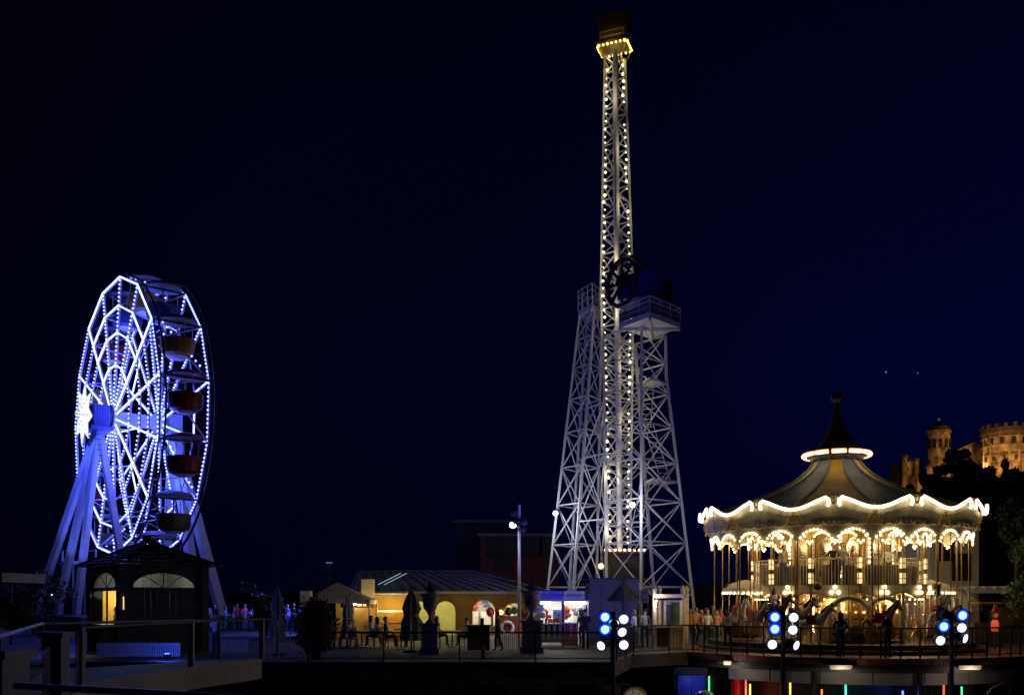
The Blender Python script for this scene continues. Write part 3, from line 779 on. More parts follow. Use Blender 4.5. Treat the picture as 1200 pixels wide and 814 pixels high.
# cornice: 12 bowed panels with S-shaped light tubes
def ztop(f):   # f in -15..15 around the crest
    t = abs(f)/15
    return 5.62 + .44*(.5+.5*math.cos(PI*min(1,t)))**1.0
for k in range(12):
    c0 = 10+30*k
    n = 24; rows = []
    for (u_, dr) in ((0,0),(.35,-.02),(.7,-.12),(1,-.3)):
        row = []
        for j in range(n+1):
            f = -14.8+29.6*j/n; zt = ztop(f); zz = zt+(5.02-zt)*u_
            row.append(cp(6.0+dr, c0+f, zz))
        rows.append(row)
    m = MB()
    for r0, r1 in zip(rows, rows[1:]): m.strip(r0, r1)
    inner = [cp(5.93, c0-14.8+29.6*j/n, ztop(-14.8+29.6*j/n)) for j in range(n+1)]
    m.strip(inner, rows[0])
    pn = m.build('cornice_panel', M['silver'], ca, smooth=True)
    for s in (-1,1):
        path = []
        for j in range(5):   # the curl beside the crest
            a = PI*(1.15-.3*j); path.append(cp(6.12, c0+s*(3.1+1.25*math.cos(a)*-1*-1), 5.86+.2*math.sin(a)))
        path = [cp(6.18, c0+s*2.3, 5.72), cp(6.2, c0+s*1.7, 5.82), cp(6.2, c0+s*1.95, 5.97), cp(6.2, c0+s*3.0, 6.06)]
        for j in range(12):
            f = 4+11*(j/11); path.append(cp(6.19, c0+s*f*.985, ztop(f)+.02))
        MB().tube(path, .068, 8).build('rim_light', M['rimtube'], ca, smooth=True)
    # crest ring and joint ornament
    MB().tube([cp(6.14, c0+1.35*math.cos(a), 5.98+.16*math.sin(a)) for a in [2*PI*q/12 for q in range(12)]], .05, 6, True).build('crest_ring', M['gold'], ca)
    m = MB(); c1 = c0+15
    for q in range(10):
        a = rad(-60+q*33); rr = .1+.14*(q % 3)/2
        m.tube([cp(6.0, c1+1.0*math.cos(a)*rr*8, 5.33+rr*1.3*math.sin(a)+.05*j) for j in range(3)], .035, 5)
    for q in range(5): m.ball(cp(5.98-.03*q, c1, 5.55-.1*q), .09-.008*q, 8, 5)
    for s in (-1,1):
        m.tube([cp(5.93-.0*j, c1+s*(.6+j*.75), 5.5-.11*j+.12*math.sin(j*1.4)) for j in range(6)], .04, 5)
    m.build('cartouche', M['gold'], ca, kind='stuff')
    m = MB()
    m.tube([cp(5.74+.02*math.sin(j*1.7), c0-15+30*j/30, 5.06+.03*math.sin(j*1.3)) for j in range(31)], .035, 5)
    m.tube([cp(5.76, c0-15+30*j/30, 5.14+.07*abs(math.sin((j/30)*PI*2))) for j in range(31)], .025, 5)
    for q in range(7): m.ball(cp(5.78, c0-6+2*q, 5.13), .05, 6, 4)
    m.build('scroll_moulding', M['silver'], ca, kind='stuff')
    # valance with two arches and light strings
    n = 40
    def zl(f):
        h = (f % 15)/15
        if h < .1 or h > .9: return 4.5-.06*math.cos((h*10)*PI)
        return 4.52+.36*math.sin(PI*(h-.1)/.8)**.55
    up = [cp(5.62, c0+15+30*j/n, 5.03) for j in range(n+1)]
    lo = [cp(5.62, c0+15+30*j/n, zl(30*j/n if j<n else .001)) for j in range(n+1)]
    m = MB(); m.strip(up, lo); m.build('valance', M['cream'], ca)
    lo2 = [cp(5.66, c0+15+1.2+27.6*j/n, zl(1.2+27.6*j/n)-.02) for j in range(n+1)]
    m = MB()
    for j in range(0, n, 2): m.ball(lo2[j].lerp(lo2[j+1],.5+random.uniform(-.2,.2)), random.choice((.045,.05,.055,.06)), 6, 4)
    m.build('valance_bulb', M['vbulb'], ca, kind='stuff')
    # inner valance
    up = [cp(3.95, c0+15+30*j/n, 4.98) for j in range(n+1)]
    lo = [cp(3.95, c0+15+30*j/n, zl(30*j/n if j<n else .001)+.02) for j in range(n+1)]
    m = MB(); m.strip(up, lo); m.build('inner_valance', M['gold'], ca)
    m = MB()
    for j in range(0, n, 2): m.ball(lo[j]+Vector((0,0,-.03)), .055, 6, 4)
    m.build('valance_bulb', M['vbulb'], ca, kind='stuff')
    # outer pole, and twisted horse poles between
    MB().tube([cp(5.55,c1,.36), cp(5.55,c1,4.6)], .032, 8).build('canopy_pole', M['brass'], ca)
    for rr, dd, zz in ((5.0, 7.5, 4.95),(4.5, 22, 4.95)):
        MB().tube([cp(rr,c1+dd,.5), cp(rr,c1+dd,zz)], .02, 6).build('ride_pole', M['brass'], ca)
    if k % 2 == 0:
        m = MB(); m.lathe(cp(5.0,c1+7.5,0), [(.02,2.5),(.16,2.56),(.2,2.66),(.16,2.78),(.02,2.84)], 8); m.build('pole_boss', M['brass'], ca)
MB().lathe((CX,CY,0), [(5.66,5.02),(4,5.08),(0,5.2)], 48, cap=False).build('ceiling', M['cream'], ca)
# tent
prof = [(.98,8.28),(1.08,8.05),(1.3,7.78),(1.65,7.48),(2.1,7.2),(2.8,6.85),(3.8,6.46),(4.9,6.1),(5.9,5.72)]
for k in range(12):
    c0 = -5+30*k+15
    m = MB(); rows = []
    for (r,z) in prof: rows.append([cp(r*(1-.012*math.sin(PI*j/4)), c0-15+30*j/4, z-.05*math.sin(PI*j/4)) for j in range(5)])
    for r0, r1 in zip(rows, rows[1:]): m.strip(r0, r1)
    m.build('tent_gore', M['tent_y' if k % 2 else 'tent_b'], ca, smooth=True)
    m = MB(); m.tube([cp(r+.02, c0-15, z+.05) for r,z in prof], .05, 5); m.build('tent_rib', M['tent_b'], ca)
MB().lathe((CX,CY,0), [(1.0,8.2),(1.16,8.24),(1.2,8.4),(1.32,8.42),(1.32,8.66),(1.1,8.7)], 32).build('collar', M['black'], ca)
for k in range(12):
    MB().tube([cp(1.46, 30*k+3+24*j/8, 8.5) for j in range(9)], .1, 8).build('collar_light', M['pinktube'], ca)
MB().lathe((CX,CY,0), [(1.15,8.7),(.8,9.0),(.52,9.45),(.32,9.9),(.18,10.4),(.08,10.8)], 12).build('spire', M['black'], ca)
MB().ball((CX,CY,11.05), .27, 12, 8).build('finial', M['black'], ca, smooth=True)
# centre drums with pilasters, mirrors
for (z0,z1,r,nm) in ((.36,2.35,2.0,'lower_drum'),(2.72,5.1,2.2,'upper_drum')):
    d_ = MB().lathe((CX,CY,0), [(r,z0),(r,z1)], 24).build('centre_drum', M['gold'], ca)
    for k in range(12):
        c0 = 30*k
        m = MB()
        pts = [cp(r+.03, c0+f, z) for f,z in ((-9,z0+.35),(9,z0+.35),(9,z1-.7),(6,z1-.42),(0,z1-.3),(-6,z1-.42),(-9,z1-.7))]
        m.prism(pts, cp(r+.06,c0,0)-cp(r+.03,c0,0)); m.build('mirror_panel', M['mirror'], d_)
        MB().tube([p+ (cp(1,c0,0)-Vector((CX,CY,0)))*.05 for p in pts], .035, 5, True).build('panel_frame', M['gold'], d_)
        m = MB(); m.tube([cp(r+.1,c0+15,z0), cp(r+.1,c0+15,z1)], .1, 8); m.build('pilaster', M['cream'], d_)
        m = MB()
        for q in range(9): m.ball(cp(r+.22, c0+15, z0+.4+(z1-z0-.8)*q/8), .065, 6, 4)
        m.build('pilaster_bulb', M['warm'], d_, kind='stuff')
# lower golden shell canopies over the carriages in front of the drum
for deg in (-24,-8,8,24):
    c = cp(2.75, deg, 0)
    m = MB(); m.lathe(c, [(.62,.5),(.72,1.0),(.7,1.6),(.55,2.0),(.25,2.2),(0,2.25)], 14); m.build('golden_shell', M['gold'], ca, smooth=False)
    m = MB()
    for q in range(12): m.ball(c+Vector((.74*math.cos(2*PI*q/12), .74*math.sin(2*PI*q/12), 1.62)), .05, 6, 4)
    m.build('shell_bulb', M['lantern'], ca, kind='stuff')
# upper deck
MB().lathe((CX,CY,0), [(2.0,2.55),(3.75,2.55),(3.8,2.6),(3.8,2.68),(2.0,2.72)], 48, cap=False).build('upper_deck', M['wood'], ca)
for k in range(12):
    c0 = 10+30*k; n = 14
    up = [cp(3.84, c0-15+30*j/n, 2.72) for j in range(n+1)]
    lo = [cp(3.84, c0-15+30*j/n, 2.2+.22*abs(math.cos(PI*j/n))**1.5) for j in range(n+1)]
    m = MB(); m.strip(up, lo); fp = m.build('deck_fascia', M['silver'], ca)
    MB().tube(lo, .03, 5).build('fascia_trim', M['brass'], fp)
    m = MB()
    for q in range(3):
        a = 2*PI*q/3+PI/2; m.ball(cp(3.93, c0+2.4*math.cos(a), 2.5+.15*math.sin(a)), .085, 8, 5)
    m.build('fascia_bulb', M['warm'], fp, kind='stuff')
    # lantern column on the upper deck edge
    c = cp(3.8, c0+15, 0); rz = rad(c0+15)
    MB().tube([c+Vector((0,0,.36)), c+Vector((0,0,4.98))], .05, 8).build('deck_column', M['brass'], ca)
    for z in (3.0, 3.62):
        lb = MB().box((c.x,c.y,z), .17,.17,.42, rz).build('lantern_box', M['lantern'], ca)
        m = MB()
        for dz in (-.24,0,.24): m.box((c.x,c.y,z+dz), .2,.2,.035, rz)
        for sx in (-1,1):
            for sy in (-1,1):
                v = Matrix.Rotation(rz,3,'Z') @ Vector((sx*.09,sy*.09,0)); m.box((c.x+v.x,c.y+v.y,z), .03,.03,.48, rz)
        m.build('lantern_frame', M['brass'], lb)
    # railing of the upper deck
    MB().tube([cp(3.78, c0-15+30*j/8, 3.8) for j in range(9)], .028, 5).build('deck_handrail', M['silver'], ca)
    m = MB()
    for q in range(15): m.beam(cp(3.78, c0-14+2*q, 2.7), cp(3.78, c0-14+2*q, 3.8), .014)
    m.build('deck_baluster', M['silver'], ca, kind='stuff')
# two arched stair gates at the front
for deg in (-12, 9):
    c = cp(4.05, deg, 0); t = Vector((math.cos(rad(deg)), math.sin(rad(deg)), 0)); o_ = Vector((math.sin(rad(deg)), -math.cos(rad(deg)), 0))
    m = MB()
    path = [c-t*.78+Vector((0,0,.36)), c-t*.78+Vector((0,0,1.3))]+[c+t*(-.78*math.cos(PI*j/12))+Vector((0,0,1.5+.72*math.sin(PI*j/12))) for j in range(13)]+[c+t*.78+Vector((0,0,1.3)), c+t*.78+Vector((0,0,.36))]
    m.tube(path, .11, 8); g = m.build('stair_arch', M['silver'], ca, smooth=True)
    for j in range(7):
        q = c-o_*(.25*j)+Vector((0,0,.45+.3*j)); MB().obox(q, t*.66, o_*.14, (0,0,.03)).build('stair_tread', M['dark_metal'], g)
# two round carriages with fringed parasol roofs
for deg, rr in ((-88,4.25),(86,4.2)):
    c = cp(rr, deg, 0); 
    cg = MB().lathe(c, [(.5,.45),(.8,.6),(.9,1.0),(.92,1.25),(.85,1.25),(.75,.7),(0,.62)], 18).build('tub_carriage', M['gond_brn'], ca)
    MB().tube([c+Vector((0,0,.6)), c+Vector((0,0,2.75))], .05, 8).build('tub_pole', M['brass'], cg)
    cn = MB().lathe(c, [(.96,2.42),(1.0,2.6),(.8,2.78),(.4,2.92),(0,3.0)], 20, cap=False).build('parasol_roof', M['canvas'], cg)
    m = MB()
    for q in range(30): m.ball(c+Vector((1.0*math.cos(2*PI*q/30), 1.0*math.sin(2*PI*q/30), 2.42)), .055, 6, 4)
    m.build('parasol_bulb', M['vbulb'], cg, kind='stuff')
# horses, shared meshes
def skinmesh(name, verts, edges, mats, pick, level=1, root=0):
    me = bpy.data.meshes.new(name); me.from_pydata([v[:3] for v in verts], edges, [])
    o = bpy.data.objects.new(name, me); COL.objects.link(o)
    o.modifiers.new('Skin', 'SKIN')
    if not me.skin_vertices:
        bm = bmesh.new(); bm.from_mesh(me); bm.verts.layers.skin.verify(); bm.to_mesh(me); bm.free()
    sv = me.skin_vertices[0].data
    for i, v in enumerate(verts):
        r = v[3]; sv[i].radius = r if isinstance(r, tuple) else (r, r)
        sv[i].use_root = (i == root)
    o.modifiers['Skin'].use_smooth_shade = True
    sd = o.modifiers.new('Subdivision', 'SUBSURF'); sd.levels = level
    dg = bpy.context.evaluated_depsgraph_get(); dg.update()
    r = bpy.data.meshes.new_from_object(o.evaluated_get(dg))
    r.name = name; r.materials.clear()
    for m_ in mats: r.materials.append(m_)
    vv = [Vector(v[:3]) for v in verts]
    for p in r.polygons:
        p.use_smooth = True
        if pick: p.material_index = pick(p.center, vv, edges)
    bpy.data.objects.remove(o)
    return r
hv = [(0,0,1.05,(.2,.22)),(0,-.35,1.08,(.19,.23)),(0,.38,1.08,(.2,.22)),(0,-.58,1.3,(.12,.17)),(0,-.74,1.55,(.08,.13)),(0,-.86,1.66,(.075,.1)),(0,-1.04,1.5,(.05,.065)),(0,-1.14,1.42,(.045,.055)),
      (0,.56,1.02,.06),(0,.72,.85,.07),(0,.76,.55,.04)]
he = [(0,1),(0,2),(1,3),(3,4),(4,5),(5,6),(6,7),(2,8),(8,9),(9,10)]
for s in (-1,1):
    n = len(hv); hv += [(s*.12,-.42,.9,.085),(s*.12,-.62 if s>0 else -.5,.68,.05),(s*.12,-.5 if s>0 else -.62,.42,.035),(s*.12,-.56 if s>0 else -.66,.33,.045)]
    he += [(1,n),(n,n+1),(n+1,n+2),(n+2,n+3)]
    n = len(hv); hv += [(s*.12,.42,.88,.1),(s*.12,.34,.66,.06),(s*.12,.56,.46,.038),(s*.12,.52,.3,.045)]
    he += [(2,n),(n,n+1),(n+1,n+2),(n+2,n+3)]
    n = len(hv); hv += [(s*.05,-.86,1.8,.018)]; he += [(5,n)]
horse_me = skinmesh('horse_mesh', hv, he, [M['horse_w']], None, 1)
m = MB(); m.obox((0,.0,1.27), (.2,0,0),(0,.24,0),(0,0,.04)); m.obox((0,.2,1.34),(.16,0,0),(0,.04,0),(0,0,.08)); m.obox((0,-.2,1.33),(.08,0,0),(0,.04,0),(0,0,.08))
m.obox((-.21,0,1.1),(.012,0,0),(0,.2,0),(0,0,.18)); m.obox((.21,0,1.1),(.012,0,0),(0,.2,0),(0,0,.18))
so = m.build('saddle_mesh', M['red']); sad_me = so.data; bpy.data.objects.remove(so)
m = MB()
for k in range(9):
    a = k/8; m.obox((0,-.5-.38*a,1.45+.32*a),(.03,0,0),(.0,.07,-.05),(0,.03,.09))
so = m.build('mane_mesh', M['hair_d']); mane_me = so.data; bpy.data.objects.remove(so)
HS = []
hz_ = 0
for i,(deg,r,col,dz) in enumerate(((-62,5.0,'horse_w',.1),(-50,4.9,'horse_b',.35),(-38,4.95,'horse_w',.2),(-30,5.1,'horse_w',.0),(-44,4.0,'horse_b',.2),(0,4.95,'horse_b',.1),(36,4.9,'horse_w',.3),(44,5.1,'horse_w',.05),(52,4.3,'horse_b',.25),(60,5.0,'horse_w',.15),(74,5.1,'horse_w',.3),(-76,5.0,'horse_w',.3),(150,4.9,'horse_w',.2),(-150,4.9,'horse_b',.1),(180,4.9,'horse_w',.3))):
    c = cp(r,deg,.36+dz)
    h = inst('horse', horse_me, ca, c-Vector((CX,CY,0)), rad(deg)+PI/2, (.88,.88,.88), M[col])
    s_ = bpy.data.objects.new('saddle', sad_me); COL.objects.link(s_); s_.parent = h
    if i % 3 == 1: s_.material_slots[0].link='OBJECT'; s_.material_slots[0].material = M['gond_blu']
    s_ = bpy.data.objects.new('mane', mane_me); COL.objects.link(s_); s_.parent = h
    MB().tube([c+Vector((0,0,.3)), Vector((c.x,c.y,4.95))], .022, 8).build('horse_pole', M['brass'], ca)
    HS.append((deg, c, rad(deg)+PI/2))
# seats, scroll screens and small glinting trim that fill both decks
rg = random.Random(5)
for k in range(10):
    deg = -75+17*k; c = cp(3.1, deg, 2.72)
    m = MB(); m.lathe(c, [(.3,.0),(.34,.45),(.36,.8),(.3,.85),(.26,.5),(0,.46)], 10, rad(deg)-.5*PI-2.2, rad(deg)-.5*PI+2.2, cap=False); m.build('deck_seat', M[('wood','gond_brn','black')[k%3]], ca)
for k in range(14):
    deg = -80+12.3*k; r = 3.3+.5*(k%2); c = cp(r, deg, .36); t_ = Vector((math.cos(rad(deg)), math.sin(rad(deg)), 0))
    m = MB()
    for s in (-1,1):
        pth = [c+t_*(s*.05)+Vector((0,0,.1))]
        for j in range(14):
            a = j*.55; q = .42*(1-j/15); pth.append(c+t_*(s*(.12+q*math.cos(a)*.6+.2))+Vector((0,0,.75+q*math.sin(a)+.02*j)))
        m.tube(pth, .035, 5, rend=.02)
    m.beam(c, c+Vector((0,0,1.5)), .03).ball(c+Vector((0,0,1.55)), .08, 8, 5); m.build('scroll_screen', M[('gold','silver','horse_w')[k%3]], ca)
for z,r,nn in ((2.14,3.72,54),(1.05,5.68,0),(4.92,2.6,40)):
    m = MB()
    for q in range(nn): m.ball(cp(r, 360*q/nn, z), .042, 6, 4)
    if nn: m.build('trim_bulb', M['warm'], ca, kind='stuff')
# the collar lamps shine down the tent
for k in range(12): lamp('collar_lamp', cp(1.68, 30*k+15, 8.32), 5, (1,.82,.5), .06)
ca.scale = (.96,.96,1)
# the carousel's own lamps
for k in range(8):
    lamp('carousel_lamp', cp(4.7, 45*k+10, 4.45), 26, WARM, .12)
for k in range(6):
    lamp('carousel_lamp', cp(3.2, 60*k, 4.5), 26, WARM, .12)
for k in range(8):
    lamp('lower_deck_lamp', cp(3.3, 45*k+22, 2.15), 42, WARM, .1)
# ------------------------------------------------------------------ people
def body(pose):
    V = []; E_ = []
    def v(x,y,z,r): V.append((x,y,z,r)); return len(V)-1
    def ch(a, pts):
        for p in pts:
            b_ = v(*p); E_.append((a,b_)); a = b_
        return a
    sit = pose in ('sit','ride')
    H = 0.0
    pel = v(0,0,.94,(.15,.11))
    chest = ch(pel, [(0,-.01,1.08,(.13,.1)),(0,-.01,1.28,(.165,.115))])
    nk = ch(chest, [(0,0,1.42,(.1,.075)),(0,.0,1.5,(.05,.052))])
    hd = ch(nk, [(0,-.015,1.58,(.072,.085)),(0,-.01,1.66,(.076,.092))])
    ch(hd, [(0,-.005,1.72,(.05,.06))])
    ch(hd-1, [(0,-.11,1.585,.014)])
    for s in (-1,1): ch(hd-1, [(s*.082,.01,1.6,.018)])
    arms = {'stand':[(.23,.02,1.14),(.25,-.05,.9)], 'rail':[(.25,-.02,1.15),(.17,-.28,1.08)], 'walk':[(.23,.1,1.15),(.25,-.02,.93)], 'sit':[(.24,-.06,1.15),(.14,-.3,1.02)],
            'ride':[(.22,-.08,1.16),(.06,-.3,1.22)], 'point':[(.25,-.12,1.2),(.2,-.36,1.34)]}[pose]
    for s in (-1,1):
        A = [list(a) for a in arms]
        if pose == 'walk' and s > 0: A[0][1] = -.1; A[1][1] = -.26
        if pose == 'point' and s < 0: A = [[.23,.02,1.14],[.25,-.05,.9]]
        sh = ch(chest, [(s*.17,0,1.39,.058)])
        e_ = ch(sh, [(s*A[0][0],A[0][1],A[0][2],.043)])
        w_ = ch(e_, [(s*A[1][0],A[1][1],A[1][2],.028)])
        d = (Vector((s*A[1][0],A[1][1],A[1][2]))-Vector((s*A[0][0],A[0][1],A[0][2]))).normalized()
        c = Vector(V[w_][:3])+d*.05; side = Vector((0,1,0)) if abs(d.z) > .6 else Vector((1,0,0))
        pal = ch(w_, [(c.x,c.y,c.z,(.022,.035))])
        inn = (d.cross(side)).normalized()*(.02 if s > 0 else -.02)
        for k in range(4):
            L = (.05,.058,.054,.042)[k]; b0 = c+d*.045+side*(.028-.019*k)
            b1 = b0+d*L*.6+inn*.3; b2 = b0+d*L*1.0+inn*1.2
            ch(pal, [(b0.x,b0.y,b0.z,.0095),(b1.x,b1.y,b1.z,.0088),(b2.x,b2.y,b2.z,.008)])
        t0 = c-d*.01+side*-.042 if False else c+side*.045+inn*.4
        t1 = t0+d*.04+side*.012
        ch(pal, [(t0.x,t0.y,t0.z,.011),(t1.x,t1.y,t1.z,.009)])
        if pose == 'sit': L = [(s*.1,-.05,.88,.095),(s*.12,-.42,.9,.062),(s*.12,-.44,.5,.042),(s*.12,-.42,.48,.04),(s*.12,-.56,.45,.035)]
        elif pose == 'ride': L = [(s*.13,-.02,.88,.09),(s*.25,-.26,.7,.06),(s*.27,-.16,.34,.04),(s*.27,-.16,.3,.04),(s*.27,-.29,.28,.035)]
        elif pose == 'walk': L = [(s*.09,0,.86,.088),(s*.1,-.12*s,.5,.058),(s*.1,-.18*s+.08,.1,.038),(s*.1,-.18*s+.08,.05,.042),(s*.1,-.18*s-.07,.035,.034)]
        else: L = [(s*.09,0,.86,.088),(s*.1,-.01,.5,.058),(s*.11,.02,.1,.038),(s*.11,.02,.05,.042),(s*.12,-.12,.035,.034)]
        if pose == 'sit': L[3] = (s*.12,-.44,.47,.042)
        ch(pel, L)
    def pick(c, vv, ed):
        best = 9; bi = 0
        for i,(a,b_) in enumerate(ed):
            p, q = vv[a], vv[b_]; d = q-p; t = max(0,min(1,(c-p).dot(d)/max(1e-9,d.length_squared))); k = (p+d*t-c).length
            if k < best: best = k; bi = i
        a, b_ = ed[bi]; z = c.z
        if best_is_leg(bi): return 3 if is_foot(bi) else 2
        if bi in skin_e: return 0
        return 1 if z > .98 or sit and z > .97 else 2
    # classify edges
    foot = set(); legs = set(); skin_e = set()
    for i,(a,b_) in enumerate(E_):
        za, zb_ = V[a][2], V[b_][2]
        r = V[b_][3]
        if a >= nk-0 and a <= hd+4 and V[b_][2] > 1.45: skin_e.add(i)
        if (V[a][2] > 1.4 and V[b_][2] > 1.49): skin_e.add(i)
        if isinstance(r, float) and r <= .012: skin_e.add(i)
        if r == .028: skin_e.add(i)                 # forearms bare
        if r == (.022,.035): skin_e.add(i)
        if isinstance(r, float) and r in (.095,.09,.088,.062,.06,.058,.042,.04,.038,.035,.034) and b_ > hd+4 and V[b_][2] < .95: legs.add(i)
        if r in (.035,.034): foot.add(i)
    best_is_leg = lambda i: i in legs
    is_foot = lambda i: i in foot
    return skinmesh('person_'+pose, V, E_, [M['skin'],cloth(.3,.3,.3),cloth(.05,.06,.1),M['shoe']], pick, 1)
BODY = {p: body(p) for p in ('stand','rail','walk','sit','ride','point')}
m = MB(); m.lathe((0,.012,1.655), [(.094,-.055),(.1,.0),(.088,.055),(.05,.088),(0,.098)], 14)
vs = [(x, y if y > -.06 or z > 1.68 else y*.55, z) for x,y,z in m.v]
m.v = vs; o = m.build('hair_s', M['hair_d'], smooth=True); HAIR_S = o.data; bpy.data.objects.remove(o)
m = MB(); m.lathe((0,.02,1.655), [(.06,-.3),(.1,-.2),(.102,-.05),(.1,.0),(.088,.055),(.05,.088),(0,.098)], 14)
vs = [(x, y if y > .0 or z > 1.68 else y*.35, z) for x,y,z in m.v]
m.v = vs; o = m.build('hair_l', M['hair_d'], smooth=True); HAIR_L = o.data; bpy.data.objects.remove(o)
def person(pose, loc, face, top, bottom, label, group=None, hair='hair_d', long_=False, h=1.0):
    """face: direction in degrees, 0 towards the camera, 90 to the right of the photo"""
    o = bpy.data.objects.new('person', BODY[pose]); COL.objects.link(o)
    o.location = loc; o.rotation_euler = (0,0,rad(face)); o.scale = (h,h,h)
    for i,m_ in ((1,cloth(*top)),(2,cloth(*bottom))):
        o.material_slots[i].link = 'OBJECT'; o.material_slots[i].material = m_
    tag(o, label, 'person', group)
    k = bpy.data.objects.new('hair', HAIR_L if long_ else HAIR_S); COL.objects.link(k); k.parent = o
    k.material_slots[0].link = 'OBJECT'; k.material_slots[0].material = M[hair]
    return o
DK=(.02,.02,.025); NV=(.03,.04,.09); JN=(.08,.13,.25); WH=(.75,.75,.75); RD=(.55,.04,.04); PK=(.75,.35,.38); GY=(.3,.3,.3); BG=(.5,.42,.3); OR=(.7,.25,.05); GN=(.35,.4,.25)
# queue beside the carousel, seen over the rail
Q = 'people queueing left of the carousel'
for i,(px,d,top,lab,lg,h) in enumerate((
  (809,44,OR,'person in an orange top beside the booth pillar, first in the queue',True,1.0),(816,46,BG,'person in a beige top second in the queue from the booth',False,1.02),
  (822,44.5,RD,'person in a dark red top in the queue, third from the booth',False,.95),(828,47,PK,'person in a pink top standing back in the queue',True,1.0),
  (829,43.8,WH,'person in a white top near the middle of the queue',True,.98),(836,45.5,GY,'tall person in a grey top rising above the queue',False,1.06),
  (840,44,PK,'person in a pink top near the end of the queue by the carousel',True,.95),(845,46.5,RD,'person in a bright red top last in the queue by the carousel',False,1.0))):
    person(('stand','rail','walk','stand')[i%4], (X(px,d),d,0), (-30,20,60,-50,10,80,-15,40)[i], top, (JN,DK,NV)[i%3], lab, Q, ('hair_d','hair_n','hair_b')[i%3], lg, h)
person('stand', (X(756,42),42,0), 180, GN, NV, 'person in a pale olive shirt seen from behind left of the cream booth')
person('walk', (X(767.5,42.6),42.6,0), 150, PK, JN, 'person in a pale pink shirt half hidden by the left booth pillar', None, 'hair_n', True, .92)
person('stand', (X(743,41),41,0), 60, WH, JN, 'person in a pale top in the blue light right of the lamp cluster', None, 'hair_b', True, .98)
person('stand', (X(1040,34.3),34.3,0), 25, DK, DK, 'person in black standing at the railing before the golden carousel drum')
person('rail', (X(985,34.6),34.6,0), 170, DK, NV, 'person in dark clothes leaning at the railing left of the standing figure', None, 'hair_d', True, .96)
person('point', (X(853,39.4),39.4,0), -20, WH, DK, 'person in a white shirt at the left end of the carousel platform', None, 'hair_d', False, 1.0)
# upper deck of the carousel
u = lambda px, d: (X(px,d)-.2, d+.15, 2.72)
person('rail', u(984,38.15), 0, DK, DK, 'person in black on the carousel upper deck, left of the grey shirt')
person('rail', u(994,38.1), 0, GY, JN, 'person in a grey shirt and jeans in the middle of the carousel upper deck rail')
person('stand', u(1008,38.5), 40, (.3,.1,.1), DK, 'person in dark red on the carousel upper deck right of the grey shirt', None, 'hair_n', True, .95)
person('stand', u(1049,38.8), -30, WH, DK, 'person in a white shirt on the right half of the carousel upper deck', None, 'hair_d', True, .98)
person('stand', u(925,39), 20, BG, JN, 'person in beige on the left half of the carousel upper deck', None, 'hair_n', False, .97)
# riders
for i,(hi,top,lab,h) in enumerate(((1,WH,'rider in white on the brown horse at the left of the carousel',.8),(2,PK,'rider in pink on the white horse left of the golden shells',.75),(6,WH,'rider in white on a white horse right of the golden shells',.85),(8,BG,'rider in beige on the brown horse far right of the golden shells',.8))):
    dg, c, rz = HS[hi]
    o = person('ride', Vector((CX+(c.x-CX)*.96, CY+(c.y-CY)*.96, c.z+1.16-.86*h)), 0, top, JN, lab, 'riders on the carousel horses', ('hair_d','hair_b','hair_n')[i%3], i%2==0, h); o.rotation_euler = (0,0,rz)
# crowd by the wheel, in blue light
G = 'crowd in blue light right of the wheel'
for i,(px,d,top,lab) in enumerate(((243,60,(.4,.45,.7),'person in pale blue at the left end of the crowd by the wheel leg'),(252,63,NV,'person in navy behind the right wheel leg'),(264,62,(.2,.25,.6),'person in blue just right of the right wheel leg'),
   (274,61,NV,'person in dark blue left of the two red tops'),(278,63,RD,'person in red left of the pink top in the crowd'),(287,62,(.8,.08,.2),'person in bright pink red in the crowd'),(294,61,(.5,.55,.9),'person in pale blue at the right end of the crowd'),
   (300,64,NV,'person in navy behind the right end of the crowd'),(344,58,DK,'tall person in black between the folded parasol and the round bush'),(337,60,(.3,.35,.7),'person in blue beside the tall figure in black'),(352,60,(.25,.3,.6),'person in grey blue right of the tall figure in black'))):
    person(('stand','walk','rail')[i%3], (X(px,d),d,.15), random.uniform(-120,120), top, (NV,DK,JN)[i%3], lab, G, ('hair_d','hair_n')[i%2], i%2==0, random.uniform(.92,1.05))
person('rail', (X(253,33.5),33.5,0), 150, (.75,.75,.45), DK, 'person in a pale yellow shirt at the rail right of the kiosk', None, 'hair_n', False, 1.0)
